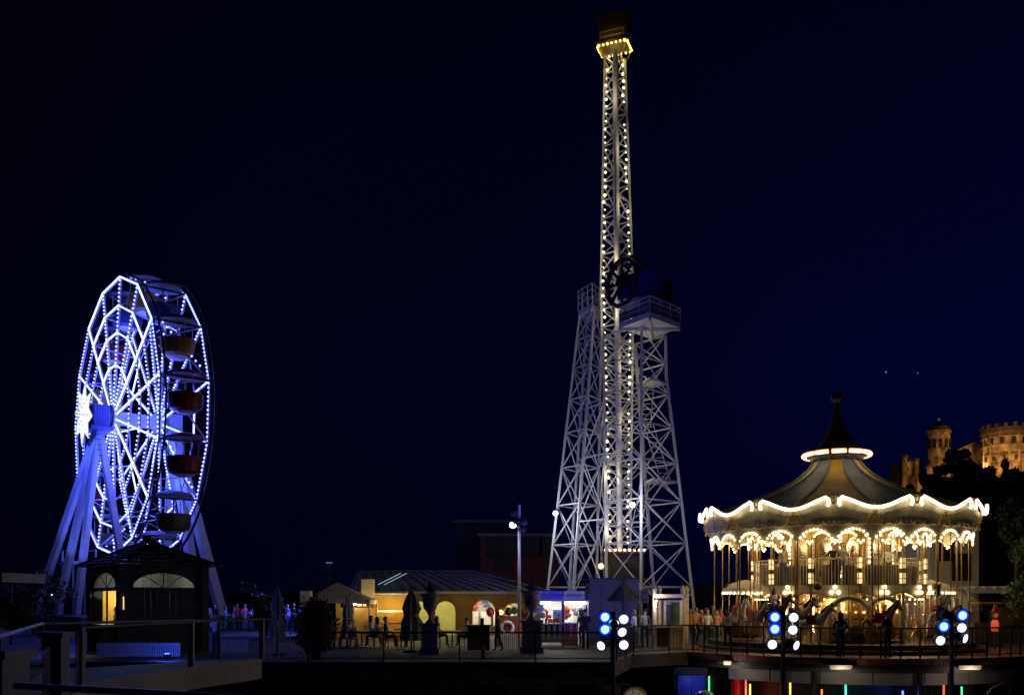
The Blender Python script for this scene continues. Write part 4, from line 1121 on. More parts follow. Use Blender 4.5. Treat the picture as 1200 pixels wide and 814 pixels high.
# ------------------------------------------------------------------ text
def text(name, s, size, loc, m_, parent, depth=.015, rz=0.0):
    cu = bpy.data.curves.new(name, 'FONT'); cu.body = s; cu.size = size; cu.extrude = depth; cu.align_x = 'CENTER'; cu.align_y = 'CENTER'
    o = bpy.data.objects.new(name, cu); COL.objects.link(o)
    dg = bpy.context.evaluated_depsgraph_get(); dg.update()
    me = bpy.data.meshes.new_from_object(o.evaluated_get(dg)); bpy.data.objects.remove(o)
    me.materials.clear(); me.materials.append(m_)
    o = bpy.data.objects.new(name, me); COL.objects.link(o); o.parent = parent
    o.location = Vector(loc)-OFF[parent.name]; o.rotation_euler = (PI/2,0,rz); OFF[o.name] = OFF[parent.name]
    return o
def archwall(m, x0, x1, z0, z1, y, th, holes):
    """wall in the XZ plane with arched openings (xc, half width, spring z)"""
    hs = sorted(holes); xs = x0
    for (xc, hw_, sp) in hs:
        if xc-hw_ > xs: m.box(((xs+xc-hw_)/2, y, (z0+z1)/2), xc-hw_-xs, th, z1-z0)
        n = 10; pts = [Vector((xc+hw_*math.cos(PI-PI*k/n), y-th/2, sp+hw_*math.sin(PI*k/n))) for k in range(n+1)]
        for a, b_ in zip(pts, pts[1:]):
            m.prism([a, b_, Vector((b_.x,a.y,z1)), Vector((a.x,a.y,z1))], (0,th,0))
        xs = xc+hw_
    if x1 > xs: m.box(((xs+x1)/2, y, (z0+z1)/2), x1-xs, th, z1-z0)
    return m
# ------------------------------------------------------------------ ochre arcade building with sheet roof
BY = 52.0
ab = thing('arcade_building', 'long low ochre building with lit arches and a dark hipped roof', 'building', (X(520,BY),BY,0))
bx0, bx1 = X(478,BY), X(632,BY)
holes = [(X(492,BY),.5,1.55),(X(522,BY),.56,1.5),(X(567,BY),.62,1.5),(X(601,BY),.5,1.45)]
archwall(MB(), bx0, bx1, 0, 2.5, BY, .3, holes).build('wall', M['yellow'], ab)
MB().box(((bx0+bx1)/2, BY+4.6, 1.25), bx1-bx0, .2, 2.5).build('wall', M['render'], ab)
for x in (bx0+.1, bx1-.1, X(545,BY)): MB().box((x, BY+2.4, 1.25), .2, 4.2, 2.5).build('wall', M['yellow'], ab)
for (xc,hw_,sp) in holes:
    pts = [Vector((xc+(hw_+.06)*math.cos(PI-PI*k/12), BY-.17, sp+(hw_+.06)*math.sin(PI*k/12))) for k in range(13)]
    MB().tube([Vector((xc-hw_-.06,BY-.17,0))]+pts+[Vector((xc+hw_+.06,BY-.17,0))], .06, 5).build('arch_trim', M['yellow'], ab)
for k in range(5):
    x = X(545,BY)+.3+k*.75; MB().box((x, BY+3.8, 1.0), .6, .5, .9).build('display_shelf', M['render'], ab)
    m = MB()
    for q in range(8): m.ball((x+random.uniform(-.25,.25), BY+3.6+random.uniform(-.1,.1), 1.5+random.uniform(0,.6)), random.uniform(.06,.13), 7, 5)
    m.build('shelf_goods', M[('red','gond_blu','leafg','gold','cream')[k]], ab, kind='stuff')
zE, zR = 2.52, Z(670,57)
rr = MB()
A = [Vector((X(404,50.6),51.3,zE)), Vector((X(645,51),51.3,zE)), Vector((X(645,51)+.5,62,zE)), Vector((X(404,50.6),62,zE))]
R0, R1 = Vector((X(418,57),57,zR)), Vector((X(552,57),57,zR))
rr.add([A[0],A[1],R1,R0], [(0,1,2,3)]); rr.add([A[1],A[2],R1], [(0,1,2)]); rr.add([A[2],A[3],R0,R1],[(0,1,2,3)]); rr.add([A[3],A[0],R0],[(0,1,2)])
ro = rr.build('roof', M['roof'], ab)
for k in range(15):
    t = (k+.5)/15; p = A[0].lerp(A[1], t); q = R0.lerp(R1, t)
    strut('roof_seam', p+Vector((0,0,.03)), q+Vector((0,0,.03)), .06, M['roof'], ab)
strut('ridge_cap', R0+Vector((0,0,.05)), R1+Vector((0,0,.05)), .16, M['roof'], ab); strut('hip_cap', R1+Vector((0,0,.05)), A[1]+Vector((0,0,.05)), .14, M['roof'], ab)
MB().box(((A[0].x+A[1].x)/2, 51.25, zE+.01), A[1].x-A[0].x, .1, .14).build('gutter', M['cream_steel'], ab)
for k in range(2):
    y = 51.6+.35*k; strut('roof_reflection', Vector((X(440,52)+.1+k*.35,52.3,2.98)), Vector((X(466,54)+.1+k*.35,54.6,3.68)), .035, M['paleteal'], ab)  # glowing streaks that stand in for teal reflections on the roof
for px, c, p in ((490,(.95,.95,.2),95),(520,(.85,.95,.2),85),(566,(1,.97,.8),140),(600,(1,.97,.85),120)):
    lamp('arcade_light', (X(px,BY+1.5), BY+2.2, 2.3), p, c, .15)
    MB().box((X(px,BY+1.5), BY+2.2, 2.42), .7, .14, .06).build('ceiling_lamp', M['tubelight'], ab)
# lower wing with window strip, in front on the left
wg = thing('snack_wing', 'low ochre wing with a lit window strip left of the arches', 'building', (X(430,49),49,0))
wx0, wx1 = X(394,49), X(478,49)
for a, c, z0, z1 in ((wx0,X(399,49),0,2.35),(X(438,49),wx1,0,2.35),(X(399,49),X(438,49),0,1.72),(X(399,49),X(438,49),2.2,2.35)):
    MB().box(((a+c)/2,49,(z0+z1)/2), c-a,.25,z1-z0).build('wall', M['yellow'], wg)
MB().box(((wx0+wx1)/2,51.2,1.1), wx1-wx0,.2,2.2).build('wall', M['yellow'], wg)
MB().box(((wx0+wx1)/2,50.1,2.42), wx1-wx0+.3,2.6,.1).build('flat_roof', M['cream_steel'], wg)
MB().box((X(418,49),49,1.96), X(438,49)-X(399,49),.03,.46).build('window_pane', M['glass'], wg)
for k in range(4): MB().box((X(399+13*k,49),48.96,1.96), .06,.08,.5).build('window_frame', M['dark_metal'], wg)
for px in (406,412,421,426): MB().box((X(px,50.3),50.4,1.9), .22,.2,.22).build('shelf_lamp', M['lantern'], wg)
MB().ball((X(416,48.8),48.75,1.98), .12, 10, 6).build('wall_lamp', M['flood'], wg)
lamp('wall_lamp_light', (X(416,48.3),48.3,1.9), 14, (1,.9,.7), .1)
MB().box((X(431,48.6),48.7,2.75), .62,.5,.9).build('chimney', M['cream'], wg)
for k in range(3): MB().box((X(452,48),48.6,.45+.3*k), X(478,48)-X(428,48)-.3,.12,.22).build('bench_slat', M['yellow'], wg)
lg = MB().box((X(458,48),47.9,1.55), 1.5,.16,.06).build('wall_light_strip', M['lantern'], wg)
lamp('wall_wash', (X(458,48),47.75,1.7), 70, (1,.72,.25), .2)
MB().box((X(357,49),49.4,2.1), .55,.5,1.0).build('chimney', M['render'], wg)
# tents and parasols
gz = thing('gazebo', 'pale pitched canopy tent on four posts beside the ochre wing', 'gazebo', (X(405,46.5),46.5,0))
gc = Vector((X(398,46.5),46.5,0)); hx = 1.3
ap = gc+Vector((-.15,0,3.0))
cs = [gc+Vector((-hx,-1.2,2.2)), gc+Vector((hx+.35,-1.2,2.12)), gc+Vector((hx+.35,1.2,2.12)), gc+Vector((-hx,1.2,2.2))]
for i in range(4):
    MB().add([cs[i],cs[(i+1)%4],ap], [(0,1,2)]).build('canopy_panel', M['canvas'], gz)
    MB().add([cs[i],cs[(i+1)%4],cs[(i+1)%4]-Vector((0,0,.2)),cs[i]-Vector((0,0,.2))], [(0,1,2,3)]).build('canopy_flap', M['canvas'], gz)
    strut('gazebo_post', Vector((cs[i].x,cs[i].y,0)), cs[i], .07, M['cream_steel'], gz)
def parasol(px, d, ztop_, lab, mk='canvas', w=.3):
    x = X(px,d); t = thing('folded_parasol', lab, 'parasol', (x,d,0), 'folded parasols on the plaza')
    MB().tube([(x,d,0),(x,d,ztop_+.1)], .035, 8).build('pole', M['wood'], t)
    m = MB(); n = 16; prof_ = [(w*.8,.52),(w,.6),(w*.92,.95),(w*.84,1.35),(w*.6,1.62),(w*.78,1.9),(w*.55,2.3),(w*.3,2.55),(.04,2.75)]
    sc = (ztop_)/2.75; vs = []; fs = []
    for r,z in prof_:
        for k in range(n):
            rr_ = r*(1.0 if k % 2 == 0 else .58)*random.uniform(.92,1.08); a = 2*PI*k/n
            vs.append((x+rr_*math.cos(a), d+rr_*math.sin(a), z*sc))
    for i in range(len(prof_)-1):
        for k in range(n): fs.append((i*n+k, i*n+(k+1)%n, (i+1)*n+(k+1)%n, (i+1)*n+k))
    m.add(vs, fs); m.build('folded_cloth', M[mk], t)
    MB().tube([(x+w*.62*math.cos(2*PI*k/12),d+w*.62*math.sin(2*PI*k/12),1.62*sc) for k in range(12)], .025, 5, True).build('tie_strap', M['cream'], t)
    MB().lathe((x,d,0), [(.35,0),(.35,.07),(.08,.12)], 14).build('base', M['dark_metal'], t)
parasol(325, 36, 2.65, 'tall folded cream parasol at the left by the stair rail', 'canvas', .34)
parasol(411, 42, 2.35, 'slim folded white parasol in front of the gazebo', 'render', .2)
parasol(482, 38, 2.55, 'wide folded brown striped parasol left of the stone urns', 'canvasg', .5)
parasol(407, 41, 2.2, 'grey folded parasol just behind the slim white one', 'canvasg', .28)
# stone urns
def urn(px, d, s, lab, ped=1.15, mk='stone', pw=.8):
    x = X(px,d); t = thing('stone_urn', lab, 'urn', (x,d,0))
    p = MB().box((x,d,ped*.5), pw,pw,ped).build('pedestal', M[mk], t)
    MB().box((x,d,.12), pw+.16,pw+.16,.22).build('plinth', M[mk], p); MB().box((x,d,ped-.05), pw+.14,pw+.14,.12).build('pedestal_cap', M[mk], p)
    MB().lathe((x,d,ped), [(.28*s,0.0),(.28*s,.06),(.12*s,.16),(.1*s,.3),(.2*s,.42),(.42*s,.62),(.47*s,.9),(.47*s,1.05),(.62*s,1.12),(.62*s,1.18),(.5*s,1.18)], 20).build('bowl', M[mk], t, smooth=False)
    m = MB()
    for k in range(240):
        a = random.uniform(0,2*PI); q = random.random(); h = random.uniform(0,.42)*(1-q*.4); c = Vector((x+.4*s*q*math.cos(a), d+.4*s*q*math.sin(a), ped+1.16+h))
        dr = Vector((math.cos(a)*.07, math.sin(a)*.07, random.uniform(.03,.1))); sd = dr.cross(Vector((0,0,1))).normalized()*.025
        m.add([c-sd, c+sd, c+dr], [(0,1,2)])
    m.build('foliage', M['leaf'], t, kind='stuff')
urn(504, 37, .64, 'stone urn with a plant on a pedestal before the yellow green lit arches', 1.2, 'urnstone', .6)
urn(623, 38, .7, 'dark stone urn on a tall pedestal left of the snack stalls', 1.3, 'urnstone', .78)
# ------------------------------------------------------------------ foliage helper
def leaves(m, c, rad3, n, size, flat=1.0, rng=random):
    c = Vector(c)
    for _ in range(n):
        while True:
            p = Vector((rng.uniform(-1,1), rng.uniform(-1,1), rng.uniform(-1,1)))
            if .25 < p.length < 1: break
        q = c+Vector((p.x*rad3[0], p.y*rad3[1], p.z*rad3[2]))
        d = Vector((rng.uniform(-1,1), rng.uniform(-1,1), rng.uniform(-1,1)*flat)).normalized()
        s_ = d.orthogonal().normalized(); s_ = Matrix.Rotation(rng.uniform(0,6.28),3,d) @ s_; w = d.cross(s_)
        z = size*rng.uniform(.6,1.3)
        m.add([q-s_*z, q-w*z*.5, q+s_*z, q+w*z*.5], [(0,1,2,3)])
def shrub(px, d, r, h, lab, mk='leafr', name='round_bush', n=1500):
    x = X(px,d); t = thing(name, lab, 'bush', (x,d,0))
    m = MB()
    for k in range(6):
        leaves(m, (x+random.uniform(-.15,.15), d+random.uniform(-.15,.15), h*.55+random.uniform(-.1,.1)), (r, r, h*.5), n//6, .075)
    m.build('crown', M[mk], t)
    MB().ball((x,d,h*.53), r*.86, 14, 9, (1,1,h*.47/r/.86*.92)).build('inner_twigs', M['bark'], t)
    m = MB()
    for k in range(5): m.tube([(x+.05*k-.1,d,0),(x+.14*k-.28,d+.05,h*.4)], .03, 5)
    m.build('stem', M['bark'], t)
shrub(370, 31.2+2.4, .8, 2.2, 'dark red clipped round bush standing on the plaza')
# bins, bollards, counter
ct = thing('bar_counter', 'dark serving counter with a shelf top before the bright arch', 'counter', (X(561,40),40,0))
cx_ = X(561,40)
MB().box((cx_,40,.5), .95,.6,1.0).build('body', M['wood'], ct); MB().box((cx_,40,1.03), 1.12,.74,.06).build('top', M['black'], ct); MB().box((cx_+.15,40,1.2), .14,.14,.3).build('tap', M['black'], ct)
bo = thing('bollard', 'short yellow bollard at the plaza edge below the counter', 'bollard', (X(566,33.6),33.6,0))
xb = X(566,33.6); MB().lathe((xb,33.6,0), [(.075,0),(.075,.4),(.05,.45),(0,.46)], 12).build('post', M['gond_yel'], bo); MB().lathe((xb,33.6,0), [(.11,0),(.11,.04)], 12).build('foot', M['dark_metal'], bo)
person('walk', (X(583,39.5),39.5,0), -80, DK, DK, 'person in black stooping by the life ring panel', None, 'hair_d', False, .95)
# cafe tables and sitters
tb = 0
tab_lab = ['round cafe table nearest the round bush','round cafe table in front of the slim white parasol','round cafe table before the golden bench wall','round cafe table left of the stone urn','round cafe table right of the lit yellow green arches']
sit_lab = ['person in red sitting at the table nearest the round bush','person in dark clothes sitting at the table before the white parasol','person in a pale shirt sitting in front of the golden bench wall','person in black sitting by the brown folded parasol','person in dark blue sitting below the yellow green arches']
side_lab = ['grey','black']
for i,(px,d) in enumerate(((392,41),(424,42),(452,43.5),(470,40.5),(530,42))):
    x = X(px,d); t = thing('cafe_table', tab_lab[i], 'table', (x,d,0), 'cafe tables on the plaza')
    MB().lathe((x,d,0), [(.38,.71),(.4,.73),(.38,.75)], 16).build('table_top', M['cream_steel'], t)
    MB().tube([(x,d,.03),(x,d,.72)], .03, 6).build('stem', M['dark_metal'], t); MB().lathe((x,d,0), [(.24,0),(.22,.03),(.04,.05)], 12).build('foot', M['dark_metal'], t)
    for s in (-1,1):
        cx2 = x+s*.72; c = thing('cafe_chair', 'dark chair on the %s of the %s' % ('left' if s<0 else 'right', tab_lab[i][6:]), 'chair', (cx2,d,0), 'cafe chairs on the plaza')
        MB().box((cx2,d,.45), .42,.42,.04).build('seat', M['dark_metal'], c)
        MB().box((cx2+s*.2,d,.75), .03,.4,.4).build('backrest', M['dark_metal'], c)
        for a in (-.17,.17):
            for b_ in (-.17,.17): strut('leg', (cx2+a,d+b_,0), (cx2+a,d+b_,.45), .025, M['dark_metal'], c)
    if i != 2: person('sit', (x+.67,d,-.34), -90, (WH,(.12,.14,.3),WH,(.45,.1,.08),GY)[i], (JN,DK,NV,NV,DK)[i], ('person in white sitting right of the table nearest the round bush','person in dark blue sitting right of the white parasol','','person in dull red sitting right of the brown folded parasol','person in grey sitting right of the lit yellow green arches')[i], None, ('hair_n','hair_d')[i%2], i%2==1, .98)
    person('sit', (x-.72+.05,d,-.34), 90, (RD,DK,WH,DK,NV)[i], (NV,JN,DK,DK,DK)[i], sit_lab[i], None, ('hair_d','hair_n')[i%2], i%2==0, 1.0)
# lamp post
lp = thing('lamp_post', 'tall slim floodlight pole with one lit lamp in front of the dark red building', 'lamp post', (X(608.5,40),40,0))
xl = X(608.5,40)
MB().tube([(xl,40,0),(xl,40,Z(591,40))], .085, 10, rend=.055).build('pole', M['white_steel'], lp)
for px,py,s,lit in ((602,613.5,-1,True),(603,600,-1,False),(613,611,1,False),(611,619,1,False)):
    c = P(px,py,39.9); h_ = MB().tube([c+Vector((s*-.12,0,.14)), c], .1, 10, rend=.17).build('lamp_head', M['dark_metal'], lp)
    MB().ball(c+Vector((s*.03,-.06,-.05)), .15, 12, 8, (1,.7,.9)).build('lens', M['flood' if lit else 'shed'], h_)
    MB().beam(c+Vector((s*-.12,0,.14)), (xl,40,c.z+.14), .02).build('bracket', M['dark_metal'], h_)
lamp('pole_lamp_light', P(600,615,39.3), 130, (1,.95,.9), .15, 'SPOT', P(480,760,44), 110)
# ------------------------------------------------------------------ game and snack stalls
def sq(m_, px0, px1, py0, py1, d, th, name, par): 
    return MB().obox(((X(px0,d)+X(px1,d))/2, d, (Z(py0,d)+Z(py1,d))/2), ((X(px1,d)-X(px0,d))/2,0,0), (0,th/2,0), (0,0,(Z(py0,d)-Z(py1,d))/2)).build(name, M[m_] if isinstance(m_,str) else m_, par)
GD = 43.0
gs = thing('game_stall', 'red brown game stall front with a white life ring', 'stall', (X(596,GD),GD,0))
sq('deckred',580,612,721,757,GD,.12,'front_panel',gs); sq('red',604,612,724,757,GD-.1,.06,'door_panel',gs)
c = P(594.5,735,GD-.14); lr = MB().tube([c+Vector((.26*math.cos(a),0,.26*math.sin(a))) for a in [2*PI*k/24 for k in range(24)]], .075, 8, True).build('life_ring', M['white_steel'], gs, smooth=True)
for k in range(4):
    a = PI*k/2+.6; q = c+Vector((.26*math.cos(a),0,.26*math.sin(a))); MB().ball(q,.082,8,5).build('ring_band', M['red'], lr)
sq('red',586,590,712,721,GD,.3,'sign_box',gs); 
MB().ball(P(587,717,GD-.2),.11,10,6).build('sign_disc', M['warmyel'], gs)
m = MB()
for k in range(10): m.box((X(588+2.3*k,GD-.3),GD-.35,.32),.05,.03,.6)
m.build('picket', M['white_steel'], gs, kind='stuff'); MB().box((X(599,GD),GD-.35,.5),1.0,.03,.05).build('picket_rail', M['white_steel'], gs)
lamp('stall_lamp', P(598,728,GD-1.2)+Vector((0,0,.9)), 12, (1,.9,.8), .1)
def balloon(px,py,d,r,mk,lab,sqz=(1,1,1.15)):
    c = P(px,py,d); t = thing('balloon', lab, 'balloon', c)
    MB().ball(c,r,14,9,sqz).build('skin', M[mk], t, smooth=True); MB().lathe(c-Vector((0,0,r*1.2)), [(.03,-.03),(.012,.03)], 8).build('knot', M[mk], t)
    MB().beam(c-Vector((0,0,r*1.2)), c-Vector((0,0,r*1.2+.7)), .006).build('string', M['white_steel'], t)
balloon(574.5,716.5,45,.2,'red','round red balloon in front of the white lit arch')
balloon(584,716,46,.14,'red','small red balloon between the two lit arches')
balloon(596,716,45,.18,'black','round black balloon in front of the right arch')
balloon(603,715,46,.17,'leafg','pale green balloon right of the black one')
balloon(614,716,41,.26,'gond_yel','big yellow orange balloon beside the lamp post',(1,.8,1.2))
balloon(611,717,40.8,.17,'red','red balloon overlapping the big yellow orange one')
ss = thing('snack_stall', 'bright snack stall with purple PATATAS sign and dark striped counter', 'stall', (X(646,GD),GD,0))
s2 = thing('snack_stall', 'bright snack stall with grey GOFRES sign and red counter', 'stall', (X(676,GD),GD,0))
WL = .12
sq('bluepanel' if False else mat('violet sign board', (.22,.2,.62), .5),632,659.3,692,702.5,GD-1.0,.08,'sign_board',ss); text('sign_lettering','PATATAS',.22,P(648.5,697.5,GD-1.06),M['tent_b'] if False else mat('sign ink',(.03,.03,.16),.6),ss)
sq('silver',660.2,685,692,702.5,GD-1.0,.08,'sign_board',s2); text('sign_lettering','• GOFRES •',.2,P(672.5,697.5,GD-1.06),mat('sign ink dark',(.06,.05,.05),.6),s2)
fr_ = MB()
for a,b_,c_,d_ in ((660.5,684.7,693,693.6),(660.5,684.7,701.2,701.8)): pass
for t,x0,x1 in ((ss,632,659.3),(s2,660.2,688)):
    sq('render',x0,x1,703,760-5,GD+1.4,.08,'back_wall',t); sq('cream_steel',x0,x1,702.6,704,GD,2.4,'roof',t)
    sq('tubelight',x0+1,x0+14 if t is ss else x1-1,704.6,707.4,GD-.9,.12,'fluorescent_tube',t)
    if t is s2: sq('tubelight',x0+2,x0+10,705,706.5,GD+.5,.1,'fluorescent_tube',t)
    lamp('stall_light', P((x0+x1)/2,708,GD-.2), 85, (.95,1,.97), .25)
    for px in (x0+.4,x1-.4): strut('corner_post', (X(px,GD-.9),GD-.9,0), (X(px,GD-.9),GD-.9,Z(703,GD)), .07, M['dark_metal'], t)
MB().box((X(688.3,GD),GD+.2,1.2),.06,2.4,2.4).build('side_wall', M['shed'], s2)  # wall added to keep the stall light off the shed
# counters
cb_ = sq('black',633,659,731,752,GD-.8,.5,'counter',ss)
for k in range(4): sq('render',635+6.6*k,638.4+6.6*k,732,749,GD-1.07,.03,'counter_stripe',cb_)
sq('white_steel',632.6,659.4,729.6,731,GD-.9,.8,'counter_top',ss)
cr_ = sq('red',661,677,730,756,GD-.8,.5,'counter',s2)
for px in (661.3,668.5,669.4,676.6): sq('render',px-.35,px+.35,731,747,GD-1.07,.02,'counter_stripe',cr_)
sq('white_steel',660.6,677.6,728.6,730,GD-.9,.8,'counter_top',s2)
# goods
sq(mat('pale poster blue',(.35,.5,.7),.6),648,658.5,714,729,GD-.75,.04,'menu_board',ss)
for k in range(4): MB().ball(P(650+2.4*k,718+(k*5)%8,GD-.79),.06,8,5).build('menu_picture', M[('gond_blu','tent_y','bluepanel','white_steel')[k]], ss)
for px,py,r,mk in ((639,716,.15,'red'),(643,722,.14,'red'),(645,726,.12,'gond_red')): MB().ball(P(px,py,GD-.6),r,10,7).build('food_sack', M[mk], ss)
for px,py,r in ((628,714,.16),(632,717,.2),(629,720,.15),(634,712,.17),(636,720,.16)): MB().ball(P(px,py,GD-1.2),r,9,6).build('sweet_bag', M['white_steel'], ss)
for px,py,r,mk in ((664,714,.17,'red'),(663,722,.15,'gond_red'),(666,720,.13,'red'),(672,712,.14,'cream'),(675,718,.12,'tent_b'),(680,712,.16,'white_steel'),(679,720,.14,'white_steel')): MB().ball(P(px,py,GD-.5),r,10,7).build('sweet_bag', M[mk], s2)
sq('white_steel',678,682,712,722,GD-.9,.05,'price_card',s2); text('price_lettering','5',.28,P(680,717,GD-.94),M['bluepanel'],s2,.01)
for k in range(6): MB().lathe(P(640+3.4*k,729.6,GD-.9),[(.05,0),(.06,.2),(.02,.22)],8).build('bottle', M[('leafg','red','gold')[k%3]], ss)
pf = thing('picket_fence', 'low white picket fence in front of the snack stalls', 'fence', (X(660,GD-2.3),GD-2.3,0))
FD = GD-2.3
for k in range(26): 
    x = X(635+2.2*k,FD); MB().box((x,FD,.3),.035,.03,.6).build('picket', M['white_steel'], pf)
for z in (.12,.5): MB().box((X(662.5,FD),FD+.03,z), X(691,FD)-X(634,FD),.025,.04).build('fence_rail', M['white_steel'], pf)
person('rail', (X(686,40.6),40.6,0), 175, DK, NV, 'person in dark clothes buying at the red snack counter', None, 'hair_d', False, 1.0)
person('stand', (X(682,41.2),41.2,0), 200, NV, DK, 'person in navy waiting left of the buyer at the snack stalls', None, 'hair_n', True, .97)
person('stand', (X(664,44),43.6,0), 0, WH, DK, 'stall seller in white behind the red snack counter', None, 'hair_d', True, 1.0)
# ------------------------------------------------------------------ grey shed, and a dark parasol shape put in for a shadow on it
sh = thing('service_shed', 'tall blue lit grey shed behind the left lamp cluster', 'shed', (X(719,45),45,0))
SY = 45.0
for k in range(4):
    p0 = 691+14.3*k; sq('shed',p0+.15,p0+14.1,678.5,757,SY,.1,'wall_panel',sh)
MB().box((X(719,SY),SY+1.6,Z(678.5,SY)/2-.06), X(748,SY)-X(691,SY)-.1,3.0,Z(678.5,SY)-.1).build('body', M['shed'], sh)
MB().box((X(719,SY),SY+1.5,Z(678.5,SY)+.04), X(748,SY)-X(691,SY)+.12,3.4,.08).build('roof', M['dark_metal'], sh)
dp = thing('market_parasol', 'dark ribbed parasol shape standing in for a pointed shadow on the blue lit shed', 'parasol', (X(729.5,43.4),43.4,0))
xd = X(729.5,43.4)
MB().tube([(xd,43.4,0),(xd,43.4,Z(680,43.4))], .04, 8).build('pole', M['black'], dp)
m = MB(); prof_ = [(0,Z(684,43.4)),(.16,Z(687,43.4)),(.42,Z(696,43.4)),(.72,Z(704,43.4))]
m.lathe((xd,43.4,0), prof_, 8, cap=False); m.build('canopy', M['darkcanvas'], dp)
for k in range(8):
    a = 2*PI*k/8+.2; MB().beam((xd,43.4,Z(700,43.4)), (xd+.74*math.cos(a),43.4+.74*math.sin(a),Z(704,43.4)), .018).build('rib', M['black'], dp)
# small sign board right of the shed
sg = thing('notice_board', 'square grey framed notice board between shed and cream booth', 'sign', (X(755,46),46,0))
sq('shed',750.5,760,691,706,46,.05,'board',sg); sq('dark_metal',752,758.5,692.5,704,45.96,.03,'panel',sg)
for px in (751,759.5): strut('sign_post', (X(px,46.05),46.05,0), (X(px,46.05),46.05,Z(706,46)), .05, M['dark_metal'], sg)
e_ = MB().lathe((0,0,0), [(.07,0),(.12,0),(.12,.02),(.07,.02)], 16).build('emblem_ring', M['shed'], sg); e_.data.transform(Matrix.Translation(OFF[sg.name])); e_.location = P(755.2,698,45.93)-OFF[sg.name]; e_.rotation_euler=(PI/2,0,0)
# ------------------------------------------------------------------ cream booth with pencil pillars
BD = 41.5
bt = thing('ticket_booth', 'cream ticket booth with four pointed pillars and a scalloped beam', 'booth', (X(786,BD),BD,0))
for px,dd in ((767,BD),(772.5,BD+.9),(800,BD),(804.5,BD+.9)):
    x = X(px,dd); hh = Z(691,BD)
    MB().tube([(x,dd,0),(x,dd,hh)], .1, 10).build('pillar', M['cream'], bt); MB().lathe((x,dd,0), [(.12,hh-.02),(.12,hh+.05),(.09,hh+.07),(0,hh+.26)], 10).build('pillar_tip', M['cream'], bt)
sq('cream',765,799,696.5,701.5,BD,.16,'beam',bt); sq('cream',798.5,806,698,757,BD+.45,.1,'side_wall',bt)
for k in range(10):
    p = P(767.5+3.3*k,701.5,BD-.1); o = MB().lathe((0,0,0),[(0,0),(.062,0)],10).build('scallop', M['gold'], bt)
    o.data.transform(Matrix.Translation(OFF[bt.name])); o.location = p-OFF[bt.name]; o.rotation_euler=(PI/2,0,0)
sq('cream',784,799,734,757,BD,.1,'front_wall',bt); sq('wood',768,784,735,757,BD+.02,.08,'half_door',bt)
sq('cream',766,800,733,734.6,BD-.05,.3,'counter_top',bt); sq('render',767,800,698,757,BD+1.6,.08,'back_wall',bt)
sq('cream_steel',765,806,695.8,697,BD+.7,1.9,'roof',bt)
sq('leafg',787,796,705,730,BD+1.5,.05,'poster',bt); sq('silver',778.5,780,704,733,BD+.6,.06,'screen_post',bt); sq('shed',781,786,708,732,BD+1.5,.04,'poster',bt)
MB().ball(P(769,703.5,BD-.12),.045,8,6).build('bulb', M['flood'], bt)
lamp('booth_bulb_light', P(770,705,BD-.4), 26, (1,.9,.7), .05)
